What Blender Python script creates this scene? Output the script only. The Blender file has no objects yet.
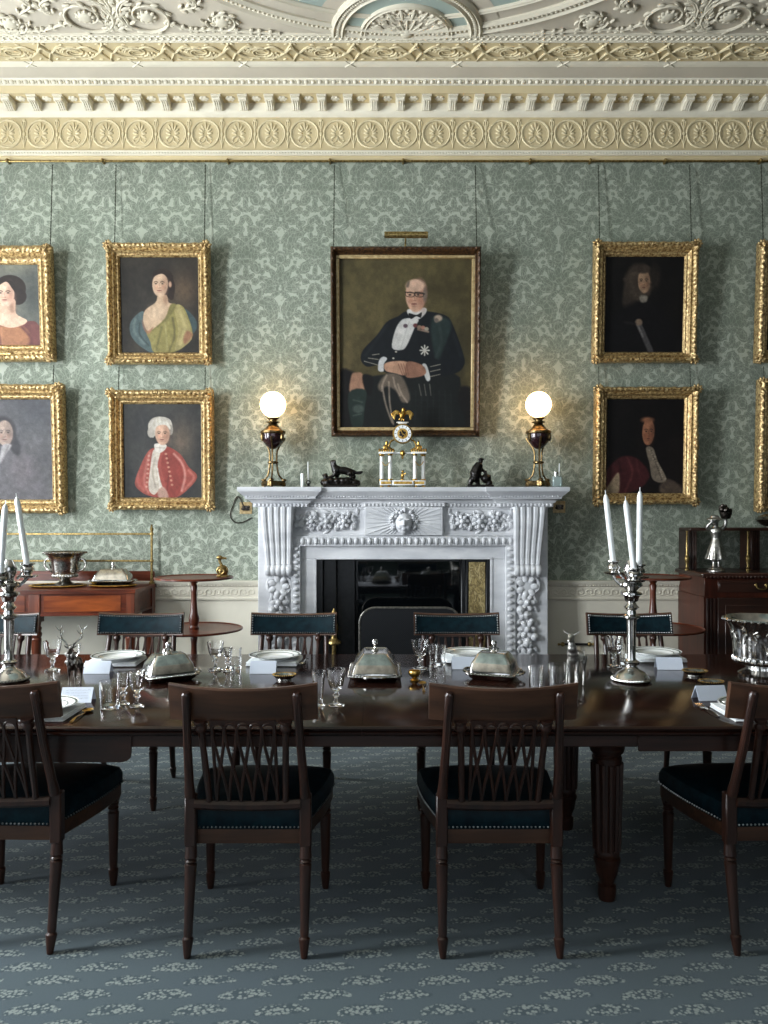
import bpy, bmesh, math, random
import numpy as np
from mathutils import Vector, Matrix, Euler
from math import sin, cos, pi, radians, sqrt, atan2, exp

SC = bpy.context.scene
COL = SC.collection
R = random.Random(7)
HC, F, VX, VY = 1.43, 785.0, 386.0, 518.0     # camera height, focal length in pixels, vanishing point

def PX(px, d): return (px - VX) * d / F
def PZ(py, d): return HC - (py - VY) * d / F
TABLE_Z = 0.74
def on_table(px, py, z=TABLE_Z):
    d = F * (HC - z) / (py - VY)
    return PX(px, d), d

# ---------------------------------------------------------------- mesh builder
class MB:
    def __init__(s): s.v, s.f = [], []
    def add(s, vs, fs, M=None):
        b = len(s.v)
        if M is not None: vs = [M @ Vector(p) for p in vs]
        s.v.extend(tuple(p) for p in vs)
        s.f.extend(tuple(b + i for i in f) for f in fs)
        return s
    def merge(s, o, M=None): return s.add(o.v, o.f, M)
    def box(s, x0, x1, y0, y1, z0, z1, b=0.0, M=None):
        if x0 > x1: x0, x1 = x1, x0
        if y0 > y1: y0, y1 = y1, y0
        if z0 > z1: z0, z1 = z1, z0
        if b <= 0:
            vs = [(x, y, z) for z in (z0, z1) for y in (y0, y1) for x in (x0, x1)]
            fs = [(0,2,3,1),(4,5,7,6),(0,1,5,4),(2,6,7,3),(0,4,6,2),(1,3,7,5)]
            return s.add(vs, fs, M)
        b = min(b, (x1-x0)*.45, (y1-y0)*.45, (z1-z0)*.45)
        vs, idx = [], {}
        for sx in (0,1):
            for sy in (0,1):
                for sz in (0,1):
                    X, Y, Z = (x0,x1)[sx], (y0,y1)[sy], (z0,z1)[sz]
                    dx, dy, dz = (b,-b)[sx], (b,-b)[sy], (b,-b)[sz]
                    for a in range(3):
                        idx[(sx,sy,sz,a)] = len(vs)
                        vs.append((X+(dx if a!=0 else 0), Y+(dy if a!=1 else 0), Z+(dz if a!=2 else 0)))
        fs = []
        for a in range(3):
            for k in (0,1):
                q = []
                for p, r in ((0,0),(0,1),(1,1),(1,0)):
                    t = [0,0,0]; t[a] = k; o = [i for i in range(3) if i != a]
                    t[o[0]], t[o[1]] = p, r
                    q.append(idx[(t[0],t[1],t[2],a)])
                fs.append(tuple(q))
        for a in range(3):
            o = [i for i in range(3) if i != a]
            for p in (0,1):
                for r in (0,1):
                    t0 = [0,0,0]; t0[o[0]], t0[o[1]] = p, r; t1 = list(t0); t1[a] = 1
                    fs.append((idx[(*t0,o[0])], idx[(*t0,o[1])], idx[(*t1,o[1])], idx[(*t1,o[0])]))
        for sx in (0,1):
            for sy in (0,1):
                for sz in (0,1):
                    fs.append(tuple(idx[(sx,sy,sz,a)] for a in range(3)))
        return s.add(vs, fs, M)
    def lathe(s, prof, n=16, c=(0,0,0), M=None, closed=False, sx=1, sy=1, ph=0.0):
        vs, rings = [], []
        for r, z in prof:
            if abs(r) < 1e-6:
                rings.append([len(vs)]); vs.append((c[0], c[1], c[2]+z))
            else:
                rings.append(list(range(len(vs), len(vs)+n)))
                vs += [(c[0]+sx*r*cos(2*pi*(i+ph)/n), c[1]+sy*r*sin(2*pi*(i+ph)/n), c[2]+z) for i in range(n)]
        fs = []
        pairs = list(zip(rings, rings[1:]))
        if closed: pairs.append((rings[-1], rings[0]))
        for A, B in pairs:
            for i in range(n):
                j = (i+1) % n
                if len(A) == 1 and len(B) == 1: break
                if len(A) == 1: fs.append((A[0], B[i], B[j]))
                elif len(B) == 1: fs.append((A[i], A[j], B[0]))
                else: fs.append((A[i], A[j], B[j], B[i]))
        if not closed:
            if len(rings[0]) > 1: fs.append(tuple(rings[0]))
            if len(rings[-1]) > 1: fs.append(tuple(rings[-1]))
        return s.add(vs, fs, M)
    def tube(s, pts, r, n=8, closed=False, M=None, flat=1.0, up=None):
        P = [Vector(p) for p in pts]; N = len(P)
        rr = r if isinstance(r, (list, tuple)) else [r]*N
        T = []
        for i in range(N):
            a = P[(i-1) % N] if (closed or i > 0) else P[i]
            b = P[(i+1) % N] if (closed or i < N-1) else P[i]
            t = (b-a)
            T.append(t.normalized() if t.length > 1e-9 else Vector((0,0,1)))
        u = Vector(up) if up is not None else (Vector((0,0,1)) if abs(T[0].z) < .9 else Vector((1,0,0)))
        vs = []
        for i in range(N):
            if up is not None: u = Vector(up)
            w = T[i].cross(u)
            if w.length < 1e-6: w = T[i].cross(Vector((.3,.8,.5)))
            w.normalize(); u = w.cross(T[i]).normalized()
            for k in range(n):
                a = 2*pi*(k+.5)/n
                vs.append(P[i] + (w*cos(a) + u*sin(a)*flat)*rr[i])
        fs = []
        for i in range(N if closed else N-1):
            j = (i+1) % N
            for k in range(n):
                l = (k+1) % n
                fs.append((i*n+k, i*n+l, j*n+l, j*n+k))
        if not closed:
            fs.append(tuple(range(n))); fs.append(tuple(range((N-1)*n, N*n)))
        return s.add(vs, fs, M)
    def ell(s, c, r, nu=10, nv=7, M=None, rot=None):
        if not isinstance(r, (list, tuple)): r = (r, r, r)
        vs, fs = [(0,0,1)], []
        for j in range(1, nv):
            t = pi*j/nv
            vs += [(sin(t)*cos(2*pi*i/nu), sin(t)*sin(2*pi*i/nu), cos(t)) for i in range(nu)]
        vs.append((0,0,-1))
        for i in range(nu):
            k = (i+1) % nu
            fs.append((0, 1+i, 1+k))
            for j in range(nv-2):
                a = 1+j*nu
                fs.append((a+i, a+nu+i, a+nu+k, a+k))
            a = 1+(nv-2)*nu
            fs.append((a+i, len(vs)-1, a+k))
        L = Matrix.Translation(c) @ (rot.to_matrix().to_4x4() if rot is not None else Matrix()) @ Matrix.Diagonal((*r, 1))
        if M is not None: L = M @ L
        return s.add(vs, fs, L)
    def prism(s, out, a0, a1, axis='y', M=None):
        n = len(out)
        def mk(p, a):
            if axis == 'y': return (p[0], a, p[1])
            if axis == 'z': return (p[0], p[1], a)
            return (a, p[0], p[1])
        vs = [mk(p, a0) for p in out] + [mk(p, a1) for p in out]
        fs = [tuple(range(n)), tuple(range(n, 2*n))] + [(i, (i+1) % n, n+(i+1) % n, n+i) for i in range(n)]
        return s.add(vs, fs, M)
    def torus(s, c, R0, r, n=20, m=6, M=None, axis='z', bump=None):
        pts = []
        for i in range(n):
            a = 2*pi*i/n
            if axis == 'z': pts.append((c[0]+R0*cos(a), c[1]+R0*sin(a), c[2]))
            elif axis == 'y': pts.append((c[0]+R0*cos(a), c[1], c[2]+R0*sin(a)))
            else: pts.append((c[0], c[1]+R0*cos(a), c[2]+R0*sin(a)))
        rr = [r*(bump(i) if bump else 1) for i in range(n)]
        return s.tube(pts, rr, m, closed=True, M=M, up={'z':(0,0,1),'y':(0,1,0),'x':(1,0,0)}[axis])
    def fuse(s, voxel, smooth=4):
        me = bpy.data.meshes.new('tmp'); me.from_pydata(s.v, [], s.f); me.update()
        bm = bmesh.new(); bm.from_mesh(me); bmesh.ops.recalc_face_normals(bm, faces=bm.faces); bm.to_mesh(me); bm.free()
        o = bpy.data.objects.new('tmp', me); COL.objects.link(o)
        m = o.modifiers.new('r', 'REMESH'); m.mode = 'VOXEL'; m.voxel_size = voxel
        if smooth:
            k = o.modifiers.new('s', 'SMOOTH'); k.factor = .5; k.iterations = smooth
        dg = bpy.context.evaluated_depsgraph_get()
        ev = o.evaluated_get(dg); m2 = ev.to_mesh()
        q = MB(); q.v = [tuple(v.co) for v in m2.vertices]; q.f = [tuple(p.vertices) for p in m2.polygons]
        ev.to_mesh_clear()
        bpy.data.objects.remove(o); bpy.data.meshes.remove(me)
        return q
    def build(s, name, mat, parent=None, sharp=38, loc=None, recalc=True):
        me = bpy.data.meshes.new(name); me.from_pydata(s.v, [], s.f); me.update()
        if recalc:
            bm = bmesh.new(); bm.from_mesh(me); bmesh.ops.recalc_face_normals(bm, faces=bm.faces); bm.to_mesh(me); bm.free()
        me.polygons.foreach_set('use_smooth', [True]*len(me.polygons))
        me.set_sharp_from_angle(angle=radians(sharp))
        me.materials.append(mat)
        o = bpy.data.objects.new(name, me); COL.objects.link(o)
        if parent is not None: o.parent = parent
        if loc is not None: o.location = loc
        return o

def tag(o, label=None, cat=None, group=None, kind=None):
    if label: o['label'] = label
    if cat: o['category'] = cat
    if group: o['group'] = group
    if kind: o['kind'] = kind
    return o
def thing(name, label, cat, loc=(0,0,0), rz=0.0, group=None):
    o = bpy.data.objects.new(name, None); COL.objects.link(o)
    o.empty_display_size = .05
    o.location = loc; o.rotation_euler = (0,0,rz)
    return tag(o, label, cat, group)
def struct(mb, name, mat, **k):
    o = mb.build(name, mat, **k); o['kind'] = 'structure'; return o
KIDS = {}
def copy_tree(o, parent=None):
    c = o.copy(); COL.objects.link(c)
    if parent is not None: c.parent = parent
    for ch in list(o.children): copy_tree(ch, c)
    return c
def dup(root, label, loc, rz=0.0, group=None):
    c = copy_tree(root); c.location = loc; c.rotation_euler = (0,0,rz); c['label'] = label
    if group: c['group'] = group
    return c

def catmull(pts, m=6, closed=False):
    P = [np.array(p, float) for p in pts]; N = len(P); out = []
    for i in range(N if closed else N-1):
        p1, p2 = P[i], P[(i+1) % N]
        p0 = P[(i-1) % N] if (closed or i > 0) else 2*p1-p2
        p3 = P[(i+2) % N] if (closed or i < N-2) else 2*p2-p1
        for k in range(m):
            t = k/m
            out.append(.5*((2*p1)+(-p0+p2)*t+(2*p0-5*p1+4*p2-p3)*t*t+(-p0+3*p1-3*p2+p3)*t**3))
    if not closed: out.append(P[-1])
    return [tuple(x) for x in out]

# ---------------------------------------------------------------- materials
def lin(c):
    c = np.asarray(c, float)/255.0
    return np.where(c <= .04045, c/12.92, ((c+.055)/1.055)**2.4)
def rgb(*c):
    l = lin(c); return (float(l[0]), float(l[1]), float(l[2]), 1.0)

class NT:
    def __init__(s, name):
        s.m = bpy.data.materials.new(name); s.m.use_nodes = True
        s.t = s.m.node_tree; s.n = s.t.nodes; s.n.clear()
        s.out = s.n.new('ShaderNodeOutputMaterial'); s.b = s.n.new('ShaderNodeBsdfPrincipled')
        s.t.links.new(s.b.outputs[0], s.out.inputs[0])
    def link(s, a, b): s.t.links.new(a, b)
    def node(s, typ, **k):
        n = s.n.new(typ)
        for a, v in k.items(): setattr(n, a, v)
        return n
    def set(s, sock, v):
        if hasattr(v, 'is_output') or isinstance(v, bpy.types.NodeSocket): s.link(v, sock)
        else: sock.default_value = v
    def math(s, op, a, b=None, c=None, clamp=False):
        n = s.node('ShaderNodeMath', operation=op, use_clamp=clamp)
        for i, v in enumerate((a, b, c)):
            if v is not None: s.set(n.inputs[i], v)
        return n.outputs[0]
    def coords(s, which='Object'): return s.node('ShaderNodeTexCoord').outputs[which]
    def mapping(s, vec, loc=(0,0,0), rot=(0,0,0), scale=(1,1,1), typ='POINT'):
        n = s.node('ShaderNodeMapping', vector_type=typ); s.link(vec, n.inputs[0])
        n.inputs[1].default_value = loc; n.inputs[2].default_value = rot; n.inputs[3].default_value = scale
        return n.outputs[0]
    def noise(s, vec, scale=5, detail=3, rough=.55, dist=0):
        n = s.node('ShaderNodeTexNoise'); s.link(vec, n.inputs['Vector'])
        n.inputs['Scale'].default_value = scale; n.inputs['Detail'].default_value = detail
        n.inputs['Roughness'].default_value = rough; n.inputs['Distortion'].default_value = dist
        return n.outputs['Fac']
    def ramp(s, fac, stops):
        n = s.node('ShaderNodeValToRGB'); s.link(fac, n.inputs[0]); e = n.color_ramp.elements
        while len(e) < len(stops): e.new(.5)
        for i, (p, c) in enumerate(stops):
            e[i].position = p; e[i].color = c
        return n.outputs[0]
    def mix(s, fac, a, b):
        n = s.node('ShaderNodeMix', data_type='RGBA')
        s.set(n.inputs[0], fac); s.set(n.inputs[6], a); s.set(n.inputs[7], b)
        return n.outputs[2]
    def rng(s, v, a, b, c=0, d=1):
        n = s.node('ShaderNodeMapRange'); s.link(v, n.inputs[0])
        for i, x in enumerate((a, b, c, d)): n.inputs[i+1].default_value = x
        return n.outputs[0]
    def bump(s, h, strength=.3, dist=.002):
        n = s.node('ShaderNodeBump'); n.inputs['Strength'].default_value = strength
        n.inputs['Distance'].default_value = dist; s.link(h, n.inputs['Height'])
        s.link(n.outputs[0], s.b.inputs['Normal'])
    def sepx(s, vec):
        n = s.node('ShaderNodeSeparateXYZ'); s.link(vec, n.inputs[0]); return n.outputs
    def comb(s, x, y, z=0.0):
        n = s.node('ShaderNodeCombineXYZ')
        for i, v in enumerate((x, y, z)): s.set(n.inputs[i], v)
        return n.outputs[0]
    def p(s, **k):
        names = dict(col='Base Color', rough='Roughness', metal='Metallic', spec='Specular IOR Level', trans='Transmission Weight',
                     ior='IOR', coat='Coat Weight', coatr='Coat Roughness', sheen='Sheen Weight', ec='Emission Color', es='Emission Strength', alpha='Alpha')
        for a, v in k.items(): s.set(s.b.inputs[names[a]], v)
        return s

def mottled(name, c1, c2, rough=.5, metal=0.0, scale=20, bump=0.0, stretch=(1,1,1), detail=4, coat=0.0, spec=.5, lo=.35, hi=.68, bdist=.002):
    t = NT(name); v = t.mapping(t.coords(), scale=stretch)
    f = t.noise(v, scale, detail)
    t.p(col=t.ramp(f, [(lo, c1), (hi, c2)]), rough=rough, metal=metal, coat=coat, spec=spec)
    if bump: t.bump(f, bump, bdist)
    return t.m

def wood(name, dark, light, rough=.35, scale=6, axis='z', coat=.2, spec=.4):
    st = {'x': (.08,1.3,1.3), 'y': (1.3,.08,1.3), 'z': (1.3,1.3,.08)}[axis]
    t = NT(name); v = t.mapping(t.coords(), scale=st)
    f = t.noise(v, scale*5, 5, .6, .6); g = t.noise(t.coords(), scale*.5, 2)
    h = t.math('MULTIPLY_ADD', g, .5, t.math('MULTIPLY', f, .6))
    t.p(col=t.ramp(h, [(.38, dark), (.7, light)]), rough=rough, coat=coat, coatr=.15, spec=spec)
    t.bump(f, .06, .001)
    return t.m
WPOW = (12, 310, 105)
FPOW = 7
EXPOSURE = 0.88
GLOBE = 6.5
# ---------------------------------------------------------------- setting materials
def damask():
    t = NT('green_silk_damask')
    P, Q = .5384, .527
    X0, Z0 = PX(280.3, 6.08), PZ(214, 6.08)
    o = t.coords()
    nz = t.node('ShaderNodeTexNoise'); t.link(o, nz.inputs['Vector']); nz.inputs['Scale'].default_value = 26; nz.inputs['Detail'].default_value = 2
    xyz = t.sepx(o); nn = t.node('ShaderNodeSeparateColor'); t.link(nz.outputs['Color'], nn.inputs[0])
    k = 410.0/P
    # fold into one mirrored repeat, units of 1/410 of the repeat's width
    x = t.math('MULTIPLY', t.math('SUBTRACT', xyz[0], X0), k)
    u = t.math('PINGPONG', x, 205.0)
    zz = t.math('MULTIPLY', t.math('SUBTRACT', xyz[2], Z0), 400.0/Q)
    v = t.math('SUBTRACT', t.math('FLOORED_MODULO', t.math('ADD', zz, 200.0), 400.0), 200.0)
    u = t.math('ADD', u, t.math('MULTIPLY', t.math('SUBTRACT', nn.outputs[0], .5), 26.0))
    v = t.math('ADD', v, t.math('MULTIPLY', t.math('SUBTRACT', nn.outputs[1], .5), 26.0))
    uv = t.comb(u, v, 0.0)
    petals = [(0,5,22,20,0), (0,52,20,46,0), (36,32,46,17,62), (62,0,50,17,28), (66,-42,48,18,-6), (28,-72,30,13,-42),
              (0,140,30,34,0), (42,112,22,12,60), (74,78,22,12,50), (114,22,15,15,0), (104,62,12,18,20),
              (64,-160,64,25,68), (104,-122,42,18,18), (26,-138,34,12,62), (24,-186,26,9,80), (100,-186,20,16,0),
              (205,178,26,56,0), (172,170,24,44,22), (150,150,14,30,46), 
              (146,86,34,24,62), (205,58,13,40,0), (176,30,22,12,-30), (186,-38,30,15,60), (150,2,18,15,0), (158,-88,30,18,20), (205,-150,22,20,0), (178,-124,12,20,10), (128,196,16,12,30), (60,190,20,11,-20), (92,160,13,11,0), (62,152,10,14,0), (186,-84,9,16,10), (120,-60,24,13,30), (122,-88,14,9,0), (88,118,9,9,0), (40,165,14,9,40), (170,100,10,12,0), (150,-155,22,13,-30), (178,-178,12,20,20), (60,-100,22,12,40), (112,150,16,10,-50), (96,-20,18,9,10), (186,116,8,16,20)]
    best = None
    petals = [(a, b, ra*1.16, rb*1.16, g) for a, b, ra, rb, g in petals]
    for q in list(petals):
        e = max(q[2], q[3])
        if q[1]+e > 190: petals.append((q[0], q[1]-400, *q[2:]))
        if q[1]-e < -190: petals.append((q[0], q[1]+400, *q[2:]))
    for ip, (a, b, ra, rb, ang) in enumerate(petals):
        if ip and ip % 8 == 0:      # chained, so that only a few leaves are worked out at a time
            uv = t.comb(t.math('MULTIPLY_ADD', best, 1e-7, u), v, 0.0)
        m = t.mapping(uv, loc=(a, b, 0), rot=(0, 0, radians(ang)), scale=(ra, rb, 1), typ='TEXTURE')
        n = t.node('ShaderNodeVectorMath', operation='LENGTH'); t.link(m, n.inputs[0])
        best = n.outputs['Value'] if best is None else t.math('SMOOTH_MIN', best, n.outputs['Value'], .03)
    inside = t.rng(best, 1.0, 1.14, 1, 0)
    ring = t.math('MULTIPLY', t.rng(best, .58, .66, 0, 1), t.rng(best, .74, .82, 1, 0))
    fig = t.math('SUBTRACT', inside, t.math('MULTIPLY', ring, .42))
    fine = t.noise(o, 140, 2)
    ve = t.node('ShaderNodeTexVoronoi', feature='DISTANCE_TO_EDGE'); t.link(t.mapping(o, scale=(34,1,26)), ve.inputs['Vector']); ve.inputs['Scale'].default_value = 1.0
    crack = t.rng(ve.outputs['Distance'], .02, .09, 1, 0)
    fig = t.math('SUBTRACT', fig, t.math('MULTIPLY', t.math('MULTIPLY', crack, inside), .38))
    vd = t.node('ShaderNodeTexVoronoi'); t.link(t.mapping(o, scale=(40,1,40)), vd.inputs['Vector']); vd.inputs['Scale'].default_value = 1.0
    blot = t.math('MULTIPLY', t.rng(vd.outputs['Distance'], .22, .36, 1, 0), t.math('SUBTRACT', 1.0, inside))
    fig = t.math('ADD', fig, t.math('MULTIPLY', blot, .5))
    fig = t.math('ADD', fig, t.math('MULTIPLY', t.math('SUBTRACT', fine, .5), .5), clamp=True)
    big = t.noise(o, 1.2, 3)
    light, dark = rgb(166,171,157), rgb(112,119,107)
    c = t.mix(fig, light, dark)
    c = t.mix(t.rng(big, .35, .75, 0, .25), c, rgb(118,132,112))
    t.p(col=c, rough=t.rng(fig, 0, 1, .45, .8), spec=.25)
    t.bump(fig, .12, .001)
    return t.m

def carpet():
    t = NT('sprigged_teal_carpet')
    o = t.coords(); xyz = t.sepx(o)
    A, B = .2405, .0725
    wob = t.noise(o, 9, 2)
    yy = t.math('ADD', t.math('DIVIDE', xyz[1], B), t.math('MULTIPLY', t.math('SUBTRACT', wob, .5), .25))
    row = t.math('FLOOR', yy); fy = t.math('SUBTRACT', t.math('SUBTRACT', yy, row), .5)
    par = t.math('MULTIPLY', t.math('FLOORED_MODULO', row, 2.0), .5)
    xx = t.math('ADD', t.math('DIVIDE', xyz[0], A), par)
    fx = t.math('SUBTRACT', t.math('FRACT', t.math('ADD', xx, 10.27)), .5)
    uv = t.comb(fx, fy, 0)
    d = None
    for (a, b, ra, rb, ang) in [(-.02,0,.2,.34,0), (-.17,-.08,.10,.26,8), (.14,.06,.13,.3,0), (.3,-.02,.05,.15,0), (-.27,-.2,.05,.2,0)]:
        m = t.mapping(uv, loc=(a, b, 0), rot=(0,0,radians(ang)), scale=(ra, rb, 1), typ='TEXTURE')
        n = t.node('ShaderNodeVectorMath', operation='LENGTH'); t.link(m, n.inputs[0])
        d = n.outputs['Value'] if d is None else t.math('MINIMUM', d, n.outputs['Value'])
    mask = t.rng(d, .8, 1.15, 1, 0)
    vo = t.node('ShaderNodeTexVoronoi'); t.link(o, vo.inputs['Vector']); vo.inputs['Scale'].default_value = 92
    dots = t.rng(vo.outputs['Distance'], .34, .64, 1, 0)
    shade = t.rng(d, .95, 1.35, 1, 0)
    shadow = t.math('MULTIPLY', shade, t.math('SUBTRACT', 1.0, dots))
    fine = t.noise(o, 420, 2); med = t.noise(o, 3, 3)
    base = t.mix(t.rng(fine, .3, .7), rgb(56,69,76), rgb(77,90,96))
    base = t.mix(t.rng(med, .35, .7, 0, .35), base, rgb(68,82,82))
    base = t.mix(t.math('MULTIPLY', shadow, .6), base, rgb(40,56,62))
    c = t.mix(t.math('MULTIPLY', t.math('MULTIPLY', mask, dots), .8), base, rgb(138,146,140))
    t.p(col=c, rough=.95, spec=.1, sheen=.15)
    t.bump(fine, .5, .003)
    return t.m

def plaster(name, c, rough=.75):
    t = NT(name); o = t.coords(); f = t.noise(o, 3, 4); g = t.noise(o, 60, 2)
    b = rgb(*c); d = rgb(*[x*.94 for x in c])
    t.p(col=t.ramp(f, [(.3, d), (.7, b)]), rough=rough, spec=.25); t.bump(g, .05, .001)
    return t.m

M_DAMASK, M_CARPET = damask(), carpet()
M_DADO = plaster('cream_dado_paint', (214,208,192), .5)
M_CORNICE = plaster('ivory_cornice_paint', (226,219,200))
M_TAN = plaster('tan_cornice_paint', (206,189,150))
M_CEIL = plaster('grey_beige_ceiling_paint', (198,189,172))
M_CEILBLUE = plaster('blue_green_ceiling_paint', (162,176,168))
M_RELIEF = plaster('ivory_relief_plaster', (212,204,184))
M_RELIEFTAN = plaster('tan_relief_plaster', (216,202,166))
M_SIDEWALL = plaster('side_wall_paint', (52,64,56))
M_BRASS = mottled('aged_brass', rgb(112,92,54), rgb(180,156,102), .34, .9, 60)
M_SASH = plaster('white_sash_paint', (225,225,220), .4)

D = 6.08
XL, XR, YF, ZC = -4.3, 7.2, -2.2, 4.715
T = .2
struct(MB().box(XL-T, XR+T, YF-T, D+T, -.12, 0), 'floor', M_CARPET)
struct(MB().box(XL-T, XR+T, D, D+T, 0, ZC+.1), 'wall_back', M_DAMASK)
struct(MB().box(XR, XR+T, YF-T, D+T, 0, ZC+.1), 'wall_right', M_SIDEWALL)
FWIN = [(-2.6, -1.5), (-.6, .6), (1.5, 2.6)]          # three windows in the wall behind the camera
w = MB(); x0 = XL-T
for a, b in FWIN:
    w.box(x0, a, YF-T, YF, 0, ZC+.1); x0 = b
    w.box(a, b, YF-T, YF, 0, .8); w.box(a, b, YF-T, YF, 3.6, ZC+.1)
w.box(x0, XR+T, YF-T, YF, 0, ZC+.1)
struct(w, 'wall_front', M_SIDEWALL)
for i, (a, b) in enumerate(FWIN):
    m = MB(); y0, y1 = YF-.14, YF-.08
    m.box(a, a+.07, y0, y1, .8, 3.6); m.box(b-.07, b, y0, y1, .8, 3.6)
    for zz in (.8, 1.46, 2.17, 2.87, 3.53): m.box(a, b, y0, y1, zz, zz+.05)
    m.box((a+b)/2-.015, (a+b)/2+.015, y0, y1, .8, 3.6)
    struct(m, 'window_%d' % (i+4), M_SASH)
struct(MB().box(XL-T, XR+T, YF-T, D+T, ZC, ZC+.15), 'ceiling', M_CEIL)
# left wall with three tall sash windows, all outside the frame
WIN = [(-.75, .45), (1.75, 2.95), (4.25, 5.35)]
WZ0, WZ1 = .75, 3.85
w = MB(); y0 = YF-T
for a, b in WIN:
    w.box(XL-T, XL, y0, a, 0, ZC+.1); y0 = b
    w.box(XL-T, XL, a, b, 0, WZ0); w.box(XL-T, XL, a, b, WZ1, ZC+.1)
w.box(XL-T, XL, y0, D+T, 0, ZC+.1)
struct(w, 'wall_left', M_SIDEWALL)
for i, (a, b) in enumerate(WIN):
    m = MB(); x0, x1 = XL-.14, XL-.08
    m.box(x0, x1, a, a+.07, WZ0, WZ1); m.box(x0, x1, b-.07, b, WZ0, WZ1)
    m.box(x0, x1, a, b, WZ0, WZ0+.09); m.box(x0, x1, a, b, WZ1-.07, WZ1); m.box(x0, x1, a, b, 2.1, 2.16)
    for k in (1, 2):
        yy = a+(b-a)*k/3; m.box(x0+.015, x1-.015, yy-.012, yy+.012, WZ0, WZ1)
    for zz in (1.2, 1.65, 2.72, 3.28): m.box(x0+.015, x1-.015, a, b, zz-.012, zz+.012)
    struct(m, 'window_%d' % (i+1), M_SASH)

# ---------------------------------------------------------------- dado, dado rail, baseboard
def run(prof, x0, x1):
    """moulding of (projection, z) profile along the back wall"""
    out = [(D-p, z) for p, z in prof] + [(D+.01, prof[-1][1]), (D+.01, prof[0][1])]
    return MB().prism(out, x0, x1, 'x')
FXL, FXR = -.955, 1.21       # chimneypiece edges
dd, rail_mb, wave, base_mb = MB(), MB(), MB(), MB()
for x0, x1 in ((XL, FXL), (FXR, XR)):
    dd.box(x0, x1, D-.012, D+.01, .2, .80)
    rail_mb.merge(run([(.012,.795),(.03,.80),(.032,.812),(.022,.816),(.022,.90),(.03,.905),(.05,.925),(.055,.945),(.03,.948)], x0, x1))
    base_mb.merge(run([(.03,0),(.03,.17),(.02,.19),(.012,.205)], x0, x1))
    x = x0+.03
    while x < x1-.03:
        if -3.2 < x < 3.2:
            pts = []
            for k in range(12):
                a = -pi*.2 + k/11*pi*2.1; rad = .030*(1-k/16)
                pts.append((x-rad*cos(a)*1.0, D-.024, .857+rad*sin(a)))
            wave.tube([(x-.05, D-.024, .832), (x-.038, D-.024, .835)]+pts, .0052, 5)
            for q in range(3): wave.ell((x-.02+q*.022, D-.036, .911), (.0075,.007,.0075), 6, 4)
        x += .066
struct(dd, 'trim_1', M_DADO)
struct(rail_mb, 'trim_2', M_DADO)
struct(wave, 'trim_3', M_DADO)
struct(base_mb, 'baseboard_back', M_DADO)

# ---------------------------------------------------------------- cornice
X0, X1 = XL, XR
def corn(name, prof, mat): return struct(run(prof, X0, X1), name, mat)
corn('trim_4', [(.0,4.188),(.03,4.19),(.034,4.205),(.03,4.222)], M_TAN)
corn('trim_5', [(.02,4.222),(.045,4.224),(.052,4.240),(.05,4.255),(.022,4.266)], M_CORNICE)
corn('trim_6', [(.02,4.266),(.02,4.522)], M_TAN)
corn('trim_7', [(.02,4.522),(.03,4.526),(.05,4.54),(.06,4.559),(.06,4.6134)], M_CORNICE)
corn('trim_8', [(.06,4.6136),(.20,4.6136),(.205,4.625),(.225,4.655)], M_TAN)
corn('trim_9', [(.225,4.6552),(.235,4.660),(.262,4.678),(.27,4.688)], M_CORNICE)
corn('trim_10', [(.27,4.6885),(.38,4.7045)], M_CEIL)
corn('trim_11', [(.38,4.7048),(.43,4.7100),(.44,4.7149)], M_CORNICE)
VX0, VX1 = -3.35, 3.35       # only as much carving as the view (and a step aside) can show
# beads on lower moulding, egg moulding
eg = MB()
x = VX0
while x < VX1:
    eg.ell((x, D-.252, 4.668), (.019,.016,.016), 8, 5)
    eg.box(x+.022, x+.029, D-.262, D-.235, 4.660, 4.684)
    x += .052
x = VX0
while x < VX1:
    eg.ell((x, D-.052, 4.232), (.009,.007,.007), 6, 4); x += .022
struct(eg, 'trim_12', M_CORNICE)
# frieze: wreath roundels with a palmette each
fr = MB(); p = .2545; n0 = int((VX1-VX0)/p)
xc0 = PX(403.5, 6.06)
for i in range(-14, 14):
    x = xc0 + i*p; y = D-.022; zc = 4.394
    fr.torus((x, y, zc), .104, .0085, 36, 5, axis='y', bump=lambda k: 1.35 if k % 2 else .8)
    fr.torus((x, y+.003, zc), .088, .004, 28, 4, axis='y')
    for a in (-78,-52,-26,0,26,52,78):
        L = .066 - abs(a)*.0003
        fr.ell((x+sin(radians(a))*L*.8, y, zc-.005+cos(radians(a))*L*1.0), (.0095,.010,L*.5), 6, 5, rot=Euler((0,radians(a),0)))
    for a in (-1, 1):
        fr.tube([(x, y, zc-.02), (x+a*.01, y, zc-.055), (x+a*.034, y, zc-.072), (x+a*.05, y, zc-.055), (x+a*.04, y, zc-.044)], .0058, 5)
        fr.ell((x+a*.03, y, zc-.022), (.026,.008,.010), 6, 4, rot=Euler((0,a*.5,0)))
    xm = x+p/2
    fr.tube([(xm, y, 4.285), (xm, y, 4.51)], .0055, 5)
    for zz, dx in ((4.335,.018), (4.45,.018)):
        for a in (-1, 1):
            fr.tube([(xm, y, zz-.03), (xm+a*dx*.5, y, zz), (xm+a*dx, y, zz+.025), (xm+a*dx*.7, y, zz+.04)], .0048, 5)
    fr.ell((xm, y, 4.394), (.013,.011,.02), 6, 5); fr.ell((xm, y, 4.497), (.016,.01,.012), 6, 5)
struct(fr, 'trim_13', M_RELIEFTAN)
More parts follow.
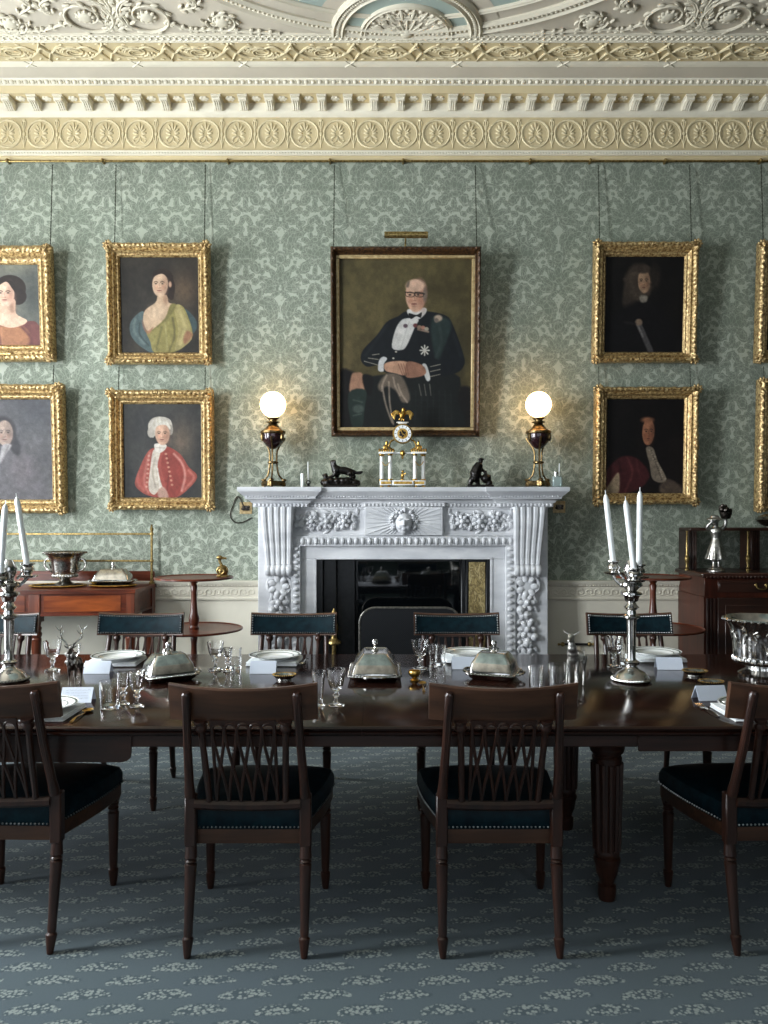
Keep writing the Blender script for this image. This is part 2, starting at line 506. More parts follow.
# modillion brackets and the flower boss between them
br = MB(); p = .1985
xb0 = PX(348, 5.95)
for i in range(-18, 18):
    x = xb0 + i*p
    out = [(D-.058, 4.552), (D-.085, 4.542), (D-.108, 4.552), (D-.128, 4.570), (D-.150, 4.575), (D-.172, 4.570), (D-.183, 4.588), (D-.176, 4.606), (D-.17, 4.6132), (D-.058, 4.6132)]
    br.prism(out, x-.030, x+.030, 'x')
    br.box(x-.037, x+.037, D-.19, D-.06, 4.604, 4.6134)
    for q in (-.016, 0, .016): br.tube([(x+q, D-.088, 4.543), (x+q, D-.115, 4.558), (x+q, D-.15, 4.574), (x+q, D-.178, 4.574)], .007, 5)
    br.ell((x+p/2, D-.13, 4.612), (.034,.03,.012), 8, 5)
    for k in range(6): br.ell((x+p/2+.026*cos(k*pi/3), D-.13+.024*sin(k*pi/3), 4.609), (.013,.013,.008), 6, 4)
struct(br, 'trim_14', M_CORNICE)
# tan ceiling border with lozenges, scrolls and flowers
Yb1, Yb0 = D-.44, 5.402
struct(MB().box(X0, X1, Yb0, Yb1, ZC-.004, ZC+.001), 'trim_15', M_TAN)
bo = MB(); p = .436; ym = (Yb0+Yb1)/2; zb = ZC-.008
for i in range(-8, 9):
    x = PX(416, 5.5) + i*p
    for a in (1, -1):
        pts = catmull([(x-a*.20, ym+.075, zb), (x-a*.12, ym+.06, zb), (x-a*.05, ym, zb-.004), (x+.0, ym-.055*1, zb-.006), (x+a*.05, ym-.0, zb-.004), (x+a*.12, ym-.06, zb), (x+a*.20, ym-.04, zb)], 4)
        bo.tube(pts, .008, 5)
    bo.tube([(x-.045,ym,zb),(x,ym+.09,zb),(x+.045,ym,zb),(x,ym-.09,zb)], .010, 5, closed=True, up=(0,0,1))
    for q in (-1, 1):
        bo.tube([(x, ym+q*.085, zb), (x+.01, ym+q*.115, zb)], [.012,.004], 5)
        cx = x+p*.5
        pts = [(cx+q*(.02+.075*(1-k/14))*cos(k*.55)*.9, ym+(.07*(1-k/14))*sin(k*.55)*q, zb) for k in range(12)]
        bo.tube(pts, [.009*(1-k/18) for k in range(12)], 5)
        for k in range(5):
            bo.ell((cx+q*.10+.02*cos(k*1.256), ym+q*.03+.02*sin(k*1.256), zb), (.012,.012,.009), 6, 4)
        for (dx, dy) in ((.06,.085), (.14,.09), (.03,-.095), (.15,-.085), (.19,.05)):
            bo.ell((x+q*dx, ym+dy, zb), (.018,.009,.007), 6, 4, rot=Euler((0,0,q*R.uniform(-.9,.9))))
struct(bo, 'trim_16', M_RELIEFTAN)
# guilloche band
gb = MB().box(X0, X1, 5.322, 5.402, ZC-.006, ZC+.001)
gb.box(X0, X1, 5.396, 5.404, ZC-.014, ZC+.001); gb.box(X0, X1, 5.318, 5.326, ZC-.014, ZC+.001)
x = VX0
while x < VX1:
    gb.torus((x, 5.362, ZC-.008), .022, .005, 12, 5); x += .042
struct(gb, 'trim_17', M_CORNICE)
# great ceiling ring, tangent to the border, with blue-green panels inside
CX, CY, CR = .14, 5.315-2.03, 2.03
def ring(mb, cx, cy, r, half, h, a0=0, a1=360, n=96, z=ZC):
    N = n; vs, fs = [], []
    prof = [(-half, 0), (-half, -h*.5), (-half*.6, -h), (-half*.3, -h*.45), (half*.3, -h*.45), (half*.6, -h), (half, -h*.5), (half, 0)]
    full = abs(a1-a0) >= 360
    for i in range(N + (0 if full else 1)):
        a = radians(a0+(a1-a0)*i/N)
        for (q, zz) in prof: vs.append((cx+(r+q)*cos(a), cy+(r+q)*sin(a), z+zz))
    m = len(prof)
    for i in range(N):
        j = (i+1) % N if full else i+1
        for k in range(m-1): fs.append((i*m+k, i*m+k+1, j*m+k+1, j*m+k))
    mb.add(vs, fs)
rg = MB(); ring(rg, CX, CY, CR, .055, .028, n=160)
k = 0
for i in range(420):
    a = 2*pi*i/420
    if sin(a) > .2: rg.ell((CX+CR*cos(a), CY+CR*sin(a), ZC-.014), (.011,.011,.010), 6, 4)
struct(rg, 'trim_18', M_RELIEF)
pan = MB(); N = 120
pan.add([(CX, CY, ZC-.002)] + [(CX+(CR-.17)*cos(2*pi*i/N), CY+(CR-.17)*sin(2*pi*i/N), ZC-.002) for i in range(N)], [(0, 1+i, 1+(i+1) % N) for i in range(N)])
struct(pan, 'trim_19', M_CEILBLUE)
ru = MB(); ring(ru, CX, CY, CR-.17, .02, .018, n=140)
struct(ru, 'trim_20', M_RELIEF)
# lunette with fan in the middle of the wall side
HX, HY = .14, 5.315
lu = MB(); N = 40
def half(r, z): return [(HX, HY, z)] + [(HX+r*cos(pi+pi*i/N), HY+r*sin(pi+pi*i/N), z) for i in range(N+1)]
def fan_faces(): return [(0, 1+i, 2+i) for i in range(N)]
struct(MB().add(half(.62, ZC-.004), fan_faces()), 'trim_21', M_CEIL)
struct(MB().add(half(.43, ZC-.006), fan_faces()), 'trim_22', M_CEILBLUE)
struct(MB().add(half(.285, ZC-.009), fan_faces()), 'trim_23', M_CEIL)
ring(lu, HX, HY, .465, .05, .035, 180, 360, 50)
ring(lu, HX, HY, .295, .02, .025, 180, 360, 40)
for i in range(70):
    a = pi + pi*(i+.5)/70; lu.ell((HX+.465*cos(a), HY+.465*sin(a), ZC-.022), (.013,.011,.012), 6, 4)
for i in range(9):
    a = pi + pi*(i+.5)/9
    for rr, L, w_ in ((.10,.06,.018), (.21,.055,.024)):
        aa = a if rr < .15 else a + pi/18
        lu.torus((HX+rr*cos(aa), HY+rr*sin(aa), ZC-.012), w_, .006, 12, 5)
        lu.ell((HX+rr*cos(aa), HY+rr*sin(aa), ZC-.012), (L, w_*.6, .010), 8, 5, rot=Euler((0,0,aa)))
    lu.ell((HX+.255*cos(a), HY+.255*sin(a), ZC-.012), (.022,.016,.010), 8, 5, rot=Euler((0,0,a)))
lu.ell((HX, HY-.01, ZC-.012), (.045,.045,.02), 10, 6)
struct(lu, 'trim_24', M_RELIEF)
# scrollwork in the spandrels either side
sw = MB()
def scroll(cx, cy, r, sgn, a0, turns=1.6, th=.016):
    n = 26; pts = []
    for k in range(n):
        a = a0 + sgn*k/(n-1)*turns*2*pi; rad = r*(1-.72*k/(n-1))
        pts.append((cx+rad*cos(a), cy+rad*sin(a), ZC-.012))
    sw.tube(pts, [th*(1-.4*k/n) for k in range(n)], 6)
    for q in range(0, n-6, 2):
        a = a0 + sgn*q/(n-1)*turns*2*pi; rad = r*(1-.72*q/(n-1))
        sw.ell((cx+(rad+.018)*cos(a), cy+(rad+.018)*sin(a), ZC-.010), (.028,.012,.011), 6, 4, rot=Euler((0,0,a+pi/2+sgn*.5)))
    sw.ell((cx, cy, ZC-.01), (.055,.055,.02), 12, 6)
    for q in range(10): sw.ell((cx+.05*cos(q*.628), cy+.05*sin(q*.628), ZC-.012), (.018,.013,.012), 6, 4, rot=Euler((0,0,q*.628)))
def leafrun(pts, n, L=.05):
    P = catmull(pts, 8)
    sw.tube([(x, y, ZC-.010) for x, y in P], .011, 6)
    for i in range(n):
        q = P[int(i*(len(P)-1)/n)]; q2 = P[min(len(P)-1, int(i*(len(P)-1)/n)+1)]
        a = atan2(q2[1]-q[1], q2[0]-q[0])
        for sgn in (-1, 1):
            sw.ell((q[0]+cos(a+sgn*1.0)*L*.6, q[1]+sin(a+sgn*1.0)*L*.6, ZC-.011), (L*.55, .014, .012), 6, 4, rot=Euler((0,0,a+sgn*.7)))
for sd in (-1, 1):
    def S(px): return .14 + sd*(407-px)/785*5.1 * -1 if sd < 0 else .14 + (407-px)/785*5.1
    def pt(px, py):
        dd_ = F*(ZC-HC)/(VY-py); x = (px-VX)*dd_/F
        return ((x if sd < 0 else 2*.14-x), dd_)
    for (px, py, r, a0, sg) in ((85,15,.20,-1.2,1), (147,15,.20,pi+1.2,-1), (222,20,.11,pi,-1), (10,22,.11,0,1)):
        c = pt(px, py); sgn = sg if sd < 0 else -sg; aa = a0 if sd < 0 else pi-a0
        scroll(c[0], c[1], r, sgn, aa, 1.5, .0125 if r > .15 else .010)
    leafrun([pt(117,28), pt(112,14), pt(118,2), pt(112,-12)], 9, .085)
    leafrun([pt(117,28), pt(128,22), pt(120,8), pt(126,-4)], 6, .06)
    leafrun([pt(117,28), pt(106,22), pt(110,8), pt(104,-4)], 6, .06)
    leafrun([pt(165,20), pt(190,28), pt(212,28), pt(250,30), pt(280,32)], 12, .03)
    leafrun([pt(70,20), pt(45,28), pt(25,29), pt(0,28)], 9, .03)
    leafrun([pt(52,12), pt(40,2), pt(60,-8)], 5, .05)
    leafrun([pt(180,8), pt(196,4), pt(186,-8)], 5, .05)
    leafrun([pt(20,12), pt(30,4), pt(20,-6)], 4, .05)
struct(sw, 'trim_25', M_RELIEF)
# ribbon ties on the white band
rb = MB()
for i in range(-7, 8):
    x = PX(350, 5.67) + i*.77
    for q in (-1, 1): rb.tube([(x-q*.035, D-.44, 4.712), (x, D-.41, 4.706), (x+q*.035, D-.385, 4.702)], .006, 5)
struct(rb, 'trim_26', M_CORNICE)

# ---------------------------------------------------------------- brass picture rail
pr = thing('picture_rail', 'long thin brass picture rail under the cornice carrying the picture chains', 'picture rail', (0, D, 4.178))
MB().tube([(-4.2,-.035,0), (5.0,-.035,0)], .0085, 8).build('rail', M_BRASS, pr)
for px in (8, 103, 228, 330, 403, 530, 590, 665, 760):
    x = PX(px, 6.05); MB().box(x-.006, x+.006, -.05, -.002, -.012, .016).ell((x, -.05, 0), .012, 8, 5).build('bracket', M_BRASS, pr)
# ---------------------------------------------------------------- furniture and object materials
M_MAHOG = wood('dark_mahogany', rgb(22,13,11), rgb(58,33,24), .32, 5, 'x', .25)
M_MAHOGZ = wood('dark_mahogany_upright', rgb(22,13,10), rgb(58,32,22), .34, 6, 'z', .2)
M_CREST = wood('brown_mahogany_crest', rgb(36,22,15), rgb(84,54,36), .42, 5, 'x', .15)
M_TOP = wood('polished_mahogany_table', rgb(18,10,8), rgb(46,24,17), .13, 3, 'x', .0, .35)
M_RED = wood('red_mahogany', rgb(42,16,11), rgb(112,50,26), .3, 4, 'x', .1, .3)
M_REDZ = wood('red_mahogany_upright', rgb(50,22,14), rgb(118,58,34), .28, 4, 'z', .2)
M_BLACKTRIM = mottled('ebonised_moulding', rgb(12,9,9), rgb(24,17,15), .3, 0, 20, coat=.4)
M_LEATHER = mottled('dark_teal_leather', rgb(5,19,26), rgb(13,36,43), .5, 0, 30, .08, spec=.1)
M_NAIL = mottled('nickel_nail', rgb(150,150,150), rgb(200,200,195), .3, 1.0, 40)
M_SILVER = mottled('polished_silver', rgb(165,163,160), rgb(214,212,208), .16, 1.0, 25)
M_SATIN = mottled('satin_silver', rgb(150,147,142), rgb(206,203,198), .38, 1.0, 60, .2)
M_CHASED = mottled('chased_silver', rgb(95,92,88), rgb(190,187,180), .26, 1.0, 90, .5)
M_DARKSILVER = mottled('oxidised_silver', rgb(40,36,34), rgb(105,98,92), .35, 1.0, 50, .4)
M_LAMP = mottled('dark_lamp_brass', rgb(66,52,34), rgb(142,118,76), .34, .9, 60)
M_GILT = mottled('gilt_metal', rgb(150,112,50), rgb(216,178,98), .3, 1.0, 50)
M_FRAMEGOLD = mottled('carved_giltwood', rgb(104,74,36), rgb(220,193,138), .38, .5, 60, .3)
M_FRAMEDARK = mottled('dark_carved_frame', rgb(34,22,14), rgb(88,60,34), .4, .3, 70, .5)
M_SLIP = mottled('pale_gilt_slip', rgb(150,126,84), rgb(190,168,124), .45, .2, 40)
M_MARBLE = mottled('white_carved_marble', rgb(186,187,191), rgb(214,214,216), .42, 0, 4, .02, (1,1,2.5), 6)
M_IRON = mottled('black_cast_iron', rgb(9,10,12), rgb(26,27,29), .3, .2, 40, .1)
M_BRONZE = mottled('dark_bronze', rgb(12,11,11), rgb(36,31,28), .3, .5, 40, .2)
M_PORCELAIN = mottled('white_porcelain', rgb(222,224,222), rgb(236,237,234), .15, 0, 4, coat=.5)
M_PLATEBAND = mottled('dark_green_plate_band', rgb(70,80,74), rgb(110,118,106), .25, .1, 60)
M_LINEN = mottled('white_linen', rgb(206,210,212), rgb(226,229,230), .8, 0, 200, .1)
M_CARD = mottled('white_card', rgb(204,212,226), rgb(216,223,235), .7, 0, 6)
M_INK = mottled('grey_ink', rgb(120,124,134), rgb(140,144,152), .8, 0, 6)
M_WAX = mottled('ivory_candle_wax', rgb(222,226,226), rgb(238,240,238), .45, 0, 8)
M_CHAIN = mottled('old_brass_chain', rgb(38,42,34), rgb(70,74,60), .5, .6, 80)
M_URN = mottled('dark_tortoiseshell_enamel', rgb(22,12,18), rgb(60,34,36), .2, .3, 20, coat=.6)
def glass():
    t = NT('clear_cut_glass'); t.p(col=(1,1,1,1), rough=.0, trans=1.0, ior=1.47); return t.m
M_GLASS = glass()
def globe():
    t = NT('lit_opal_globe')
    g = t.node('ShaderNodeLayerWeight'); g.inputs[0].default_value = .35
    t.p(col=rgb(250,238,225), rough=.35, ec=rgb(255,198,132), es=GLOBE); return t.m
M_GLOBE = globe()
def mesh_iron():
    t = NT('black_wire_mesh'); o = t.coords()
    m = t.mapping(o, rot=(0, radians(45), 0), scale=(90, 90, 90)); x = t.sepx(m)
    a = t.math('PINGPONG', x[0], .5); b = t.math('PINGPONG', x[2], .5)
    f = t.rng(t.math('MINIMUM', a, b), .1, .2)
    t.p(col=t.mix(f, rgb(30,32,36), rgb(6,7,9)), rough=.45, metal=.3); return t.m
M_MESH = mesh_iron()
# ---------------------------------------------------------------- dining chairs
def chair_back_y(x, z):
    k = max(0.0, (z-.45)/.45)
    return -.105*k - .04*k*(1-min(1, (x/.235)**2))
def seat_outline(inset=0.0):
    pts = catmull([(-.178,.012), (-.205,.12), (-.238,.27), (-.252,.40), (-.245,.455), (-.15,.482), (0,.490), (.15,.482), (.245,.455), (.252,.40), (.238,.27), (.205,.12), (.178,.012)], 4)
    c = (0, .25)
    return [(x*(1-inset/.23), c[1]+(y-c[1])*(1-inset/.24)) for x, y in pts]
def loft(mb, rings):
    n = len(rings[0]); vs = [p for r in rings for p in r]; fs = [tuple(range(n)), tuple(range((len(rings)-1)*n, len(rings)*n))]
    for i in range(len(rings)-1):
        for k in range(n): fs.append((i*n+k, i*n+(k+1) % n, (i+1)*n+(k+1) % n, (i+1)*n+k))
    mb.add(vs, fs)
def make_chair(label):
    t = thing('dining_chair', label, 'chair')
    # seat
    sp = MB(); rings = []
    for ins, z in ((.004,.392), (0,.41), (0,.435), (.008,.455), (.03,.466), (.07,.472), (.13,.476)):
        rings.append([(x, y, z) for x, y in seat_outline(ins)])
    loft(sp, rings); sp.build('seat', M_LEATHER, t)
    sr = MB(); loft(sr, [[(x, y, z) for x, y in seat_outline(i)] for i, z in ((.006,.343), (.004,.35), (.004,.391))]); sr.build('seat_rail', M_CREST, t)
    nl = MB(); o = seat_outline(-.001); closed = o+[o[0]]
    for (a, b) in zip(closed, closed[1:]):
        L = sqrt((b[0]-a[0])**2+(b[1]-a[1])**2); m = max(1, round(L/.0135))
        for k in range(m):
            q = k/m; nl.ell((a[0]+(b[0]-a[0])*q, a[1]+(b[1]-a[1])*q, .400), .0036, 5, 4)
    nl.build('nail_trim', M_NAIL, t)
    # front legs
    for s in (-1, 1):
        m = MB()
        m.box(s*.222-.02, s*.222+.02, .41, .45, .325, .345, .004)
        m.lathe([(.012,0),(.014,.012),(.0185,.05),(.0195,.062),(.014,.068),(.0155,.08),(.021,.27),(.0225,.285),(.018,.29),(.018,.296),(.023,.302),(.018,.31),(.024,.326)], 12, (s*.222,.43,0))
        m.build('leg', M_MAHOGZ, t)
    # rear legs run up to the crest rail
    for s in (-1, 1):
        m = MB()
        def ax(z): return (s*(.190-.006*0), -.055*(1-z/.35)**1.3 if z < .35 else 0.0, z)
        zr = [(0,.010),(.01,.012),(.048,.0175),(.058,.019),(.064,.0135),(.075,.015),(.10,.0145),(.27,.0195),(.284,.021),(.288,.0165),(.294,.021),(.300,.0165),(.306,.021),(.33,.019),(.348,.018)]
        m.tube([ax(z) for z, r in zr], [r for z, r in zr], 12)
        m.box(s*.190-.019, s*.190+.019, -.019, .019, .345, .515, .004)
        zs = [.512,.53,.56,.62,.70,.78,.84,.872,.880]
        rs = [.017,.018,.0155,.015,.014,.0135,.0145,.0155,.010]
        m.tube([(s*(.190-.016*(z-.51)/.37), chair_back_y(.175, z)-.014*min(1,(z-.5)/.2), z) for z in zs], rs, 10)
        for k in (-.006, .006):
            m.tube([(s*(.190-.016*(z-.51)/.37)+k, chair_back_y(.175, z)-.014*min(1,(z-.5)/.2)-.010, z) for z in zs[1:-1]], .005, 5)
        m.build('leg', M_MAHOGZ, t)
    # crest rail, bowed
    cr = MB(); NX = 14; vs, fs = [], []
    for i in range(NX+1):
        x = -.237+.474*i/NX; q = 1-(x/.237)**2
        zt, zb_ = .905-.012*q, .783-.004*q
        for (z, dy) in ((zb_, -.013), (zb_-.000, .006), (zt-.004, .008), (zt, .002), (zt, -.008), (zt-.006, -.013)):
            vs.append((x, chair_back_y(x, z)+dy+.010, z))
    for i in range(NX):
        for k in range(6): fs.append((i*6+k, i*6+(k+1) % 6, (i+1)*6+(k+1) % 6, (i+1)*6+k))
    fs += [tuple(range(6)), tuple(range(NX*6, NX*6+6))]
    c_ = cr.add(vs, fs).build('crest_rail', M_CREST, t)
    lp, ln = MB(), MB(); vs, fs = [], []
    for i in range(NX+1):
        x = -.230+.460*i/NX; q = 1-(x/.237)**2
        zt, zb_ = .898-.012*q, .791-.004*q
        for (z, dy) in ((zb_, .006), (zb_+.004, .013), ((zt+zb_)/2, .021), (zt-.004, .013), (zt, .006)):
            vs.append((x, chair_back_y(x, z)+dy+.010, z))
    for i in range(NX):
        for k in range(5): fs.append((i*5+k, i*5+(k+1) % 5, (i+1)*5+(k+1) % 5, (i+1)*5+k))
    fs += [tuple(range(5)), tuple(range(NX*5, NX*5+5))]
    o_ = lp.add(vs, fs).build('leather_panel', M_LEATHER, c_); o_['label'] = 'dark teal leather panel'
    for i in range(37):
        x = -.226+.452*i/36; q = 1-(x/.237)**2
        for z in (.798-.004*q, .891-.012*q): ln.ell((x, chair_back_y(x, z)+.0255, z), .0042, 5, 4)
    for z in np.linspace(.812, .878, 6):
        for s in (-1, 1): ln.ell((s*.2255, chair_back_y(.226, z)+.030, z), .0042, 5, 4)
    ln.build('nail_trim', M_NAIL, c_)
    # lower cross rail, balusters, interlaced lattice
    xr = MB(); pts = [(x, chair_back_y(x, .49)-.004, .487-.006*(1-(x/.18)**2)) for x in np.linspace(-.175, .175, 9)]
    xr.tube(pts, .0155, 8, flat=1.1, up=(0,0,1)).build('cross_rail', M_MAHOGZ, t)
    for s in (-1, 1):
        m = MB(); zz = [(.492,.010),(.50,.013),(.51,.010),(.60,.0115),(.72,.0105),(.745,.012),(.752,.018),(.762,.021),(.772,.017),(.778,.022),(.787,.022)]
        m.tube([(s*(.125+.012*(z-.49)/.3), chair_back_y(.13, z)-.002, z) for z, r in zz], [r for z, r in zz], 9)
        m.build('baluster', M_MAHOGZ, t)
    la = MB(); xs = [-.1+.04*i for i in range(6)]; ztop, zbot = .757, .492
    def L(x, z): return (x, chair_back_y(x, z)-.004, z)
    for x in (xs[0], xs[-1]): la.tube([L(x, z) for z in np.linspace(zbot, .785, 5)], .0058, 6)
    for i in range(5):
        for (a, b) in ((xs[i], xs[i+1]), (xs[i+1], xs[i])):
            pts = []
            for k in range(9):
                q = k/8; e = .5-.5*cos(pi*q)
                pts.append(L(a+(b-a)*(.35*q+.65*e), ztop+(zbot-ztop)*q))
            la.tube(pts, .0056, 6)
        m_ = (xs[i]+xs[i+1])/2
        la.tube([L(m_+.02*cos(pi*k/8), ztop-.004+.022*sin(pi*k/8)) for k in range(9)], .0052, 6)
        la.ell(L(m_, (ztop+zbot)/2), (.008,.007,.012), 6, 5)
    hd = [(-.105,.770), (-.105,.787), (.105,.787), (.105,.770)]
    la.add([L(x, z)[:1]+(L(x, z)[1]-.006, z) for x, z in hd]+[L(x, z)[:1]+(L(x, z)[1]+.008, z) for x, z in hd], [(0,1,2,3),(4,5,6,7),(0,1,5,4),(1,2,6,5),(2,3,7,6),(3,0,4,7)])
    la.build('lattice_splat', M_MAHOGZ, t)
    return t
NEARD = 2.605
G1 = 'dining chairs around the table'
ch = make_chair('brown lattice-back dining chair seen from behind, below the left covered silver dish')
ch['group'] = G1
ch.location = (PX(248.5, NEARD), NEARD, 0)
dup(ch, 'brown lattice-back dining chair seen from behind, before the doe and reeded table leg', (PX(499, NEARD), NEARD, 0))
dup(ch, 'lattice-back dining chair seen from behind, cut off by the left picture edge below the stag', (PX(1, 2.635), 2.635, 0), radians(-1))
dup(ch, 'shadowed lattice-back dining chair, back to us, in front of the big silver wine cooler', (PX(785, 2.63), 2.63, 0), radians(2.5))
FARD = 4.27
for px, lab in ((136, 'far-side dining chair facing us, teal leather crest in front of the mahogany serving table'),
                (292, 'far-side dining chair facing us in front of the left marble jamb of the fireplace'),
                (458, 'far-side dining chair facing us in front of the right half of the fireplace opening'),
                (634, 'far-side dining chair facing us behind the silver candelabrum with three candles'),
                (-12, 'far-side dining chair facing us behind the candelabrum at the left picture edge')):
    dup(ch, lab, (PX(px, FARD), FARD, 0), pi)

# ---------------------------------------------------------------- dining table
tb = thing('dining_table', 'long polished dark mahogany dining table laid for a meal', 'table', (0, 3.285, 0))
Y0, Y1 = 2.592-3.285, 3.985-3.285
cuts = [-3.0, -2.09, -1.42, -.75, -.08, .60, 1.28, 1.96, 3.0]
for a, b in zip(cuts, cuts[1:]):
    m = MB()
    out = [(Y0+.012,.706), (Y0+.004,.709), (Y0,.715), (Y0,.720), (Y0+.006,.7235), (Y0+.001,.728), (Y0,.733), (Y0+.004,.738), (Y0+.010,.740),
           (Y1-.010,.740), (Y1-.004,.738), (Y1,.733), (Y1-.006,.7235), (Y1,.715), (Y1-.012,.706)]
    m.prism(out, a+.0006, b-.0006, 'x'); m.build('table_leaf', M_TOP, tb)
ap = MB()
yi = .045
ap.box(-3.0, 3.0, Y0+yi, Y0+yi+.025, .660, .7055, .004); ap.box(-3.0, 3.0, Y1-yi-.025, Y1-yi, .660, .7055, .004)
for x in (-2.9, -1.4, -.08, 1.2, 2.6): ap.box(x, x+.03, Y0+yi+.02, Y1-yi-.02, .662, .7055)
ap.build('apron', M_MAHOG, tb)
e1 = MB(); o = [(-3.0,.612), (-.885,.612), (-.868,.616), (-.857,.626), (-.853,.645), (-.853,.7055), (-3.0,.7055)]
e1.prism(o, Y0+.036, Y0+.0445, 'y'); e1.build('end_apron', M_MAHOG, tb)
e2 = MB().box(.845, 3.0, Y0+.036, Y0+.0445, .648, .7055, .003); e2.build('end_apron', M_MAHOG, tb)
def table_leg(x, y):
    m = MB()
    m.box(x-.074, x+.074, y-.06, y+.06, .642, .660, .004)
    m.lathe([(.03,0),(.034,.02),(.034,.055),(.026,.06),(.03,.075),(.040,.10),(.044,.13),(.050,.145),(.050,.158),(.042,.163),(.046,.172),(.046,.18),
             (.044,.19),(.053,.52),(.056,.535),(.050,.545),(.062,.556),(.066,.572),(.060,.585),(.050,.59),(.064,.602),(.066,.612),(.055,.62),(.06,.642)], 20, (x, y, 0))
    for k in range(12):
        a = 2*pi*k/12
        m.tube([(x+.043*cos(a), y+.043*sin(a), .19), (x+.052*cos(a), y+.052*sin(a), .515)], .0105, 6)
    m.build('leg', M_MAHOGZ, tb)
for x in (.83, 1.78, -2.3):
    for d in (2.95, 3.62): table_leg(x, d-3.285)
# ---------------------------------------------------------------- white marble chimneypiece
fp = thing('fireplace', 'large carved white marble fireplace with a mask tablet and scroll consoles', 'fireplace', (.127, D-.003, 0))
def B(mb, name, mat, parent=fp, **k): return mb.build(name, mat, parent, **k)
# local frame: x from the centre, y negative towards the room, z up
JF = -.20                                    # jamb face
def shelfpart(x0, x1, extra, ret0, ret1):
    """moulded shelf block; mitred returns at its ends"""
    prof = [(0.0,1.512),(0.0,1.54),(.012,1.544),(.018,1.556),(.034,1.566),(.05,1.572),(.054,1.588),(.07,1.60),(.088,1.618),(.096,1.624),(.100,1.630),(.100,1.657)]
    m = MB(); vs, fs = [], []
    base = .215+extra
    for p, z in prof:
        a = x0-(p if ret0 else 0); b = x1+(p if ret1 else 0)
        vs += [(a, 0, z), (a, -base-p, z), (b, -base-p, z), (b, 0, z)]
    n = len(prof)
    for i in range(n-1):
        for k in range(4): fs.append((i*4+k, i*4+(k+1) % 4, (i+1)*4+(k+1) % 4, (i+1)*4+k))
    fs += [(0,1,2,3), ((n-1)*4, (n-1)*4+1, (n-1)*4+2, (n-1)*4+3)]
    return m.add(vs, fs)
sh = shelfpart(-1.08, 1.08, 0.0, True, True)
for a, b in ((-1.115,-.70), (.70, 1.115)): sh.merge(shelfpart(a, b, .035, True, True))
sh.box(-.30, .31, -.245, -.2, 1.5126, 1.545, .003)
shelf = B(sh, 'mantel_shelf', M_MARBLE)
dt = MB()
for (a, b, y) in ((-.70,-.30,-.226), (-.30,.31,-.256), (.31,.70,-.226), (-1.115,-.70,-.262), (.70,1.115,-.262)):
    x = a+.012
    while x < b: dt.box(x, x+.018, y, y+.02, 1.516, 1.538, .003); x += .029
x = -1.15
while x < 1.15: dt.ell((x, -.215-.057-(.035 if abs(x) > .70 else 0), 1.588), (.009,.007,.007), 6, 4); x += .021
dt.build('dentil', M_MARBLE, shelf)
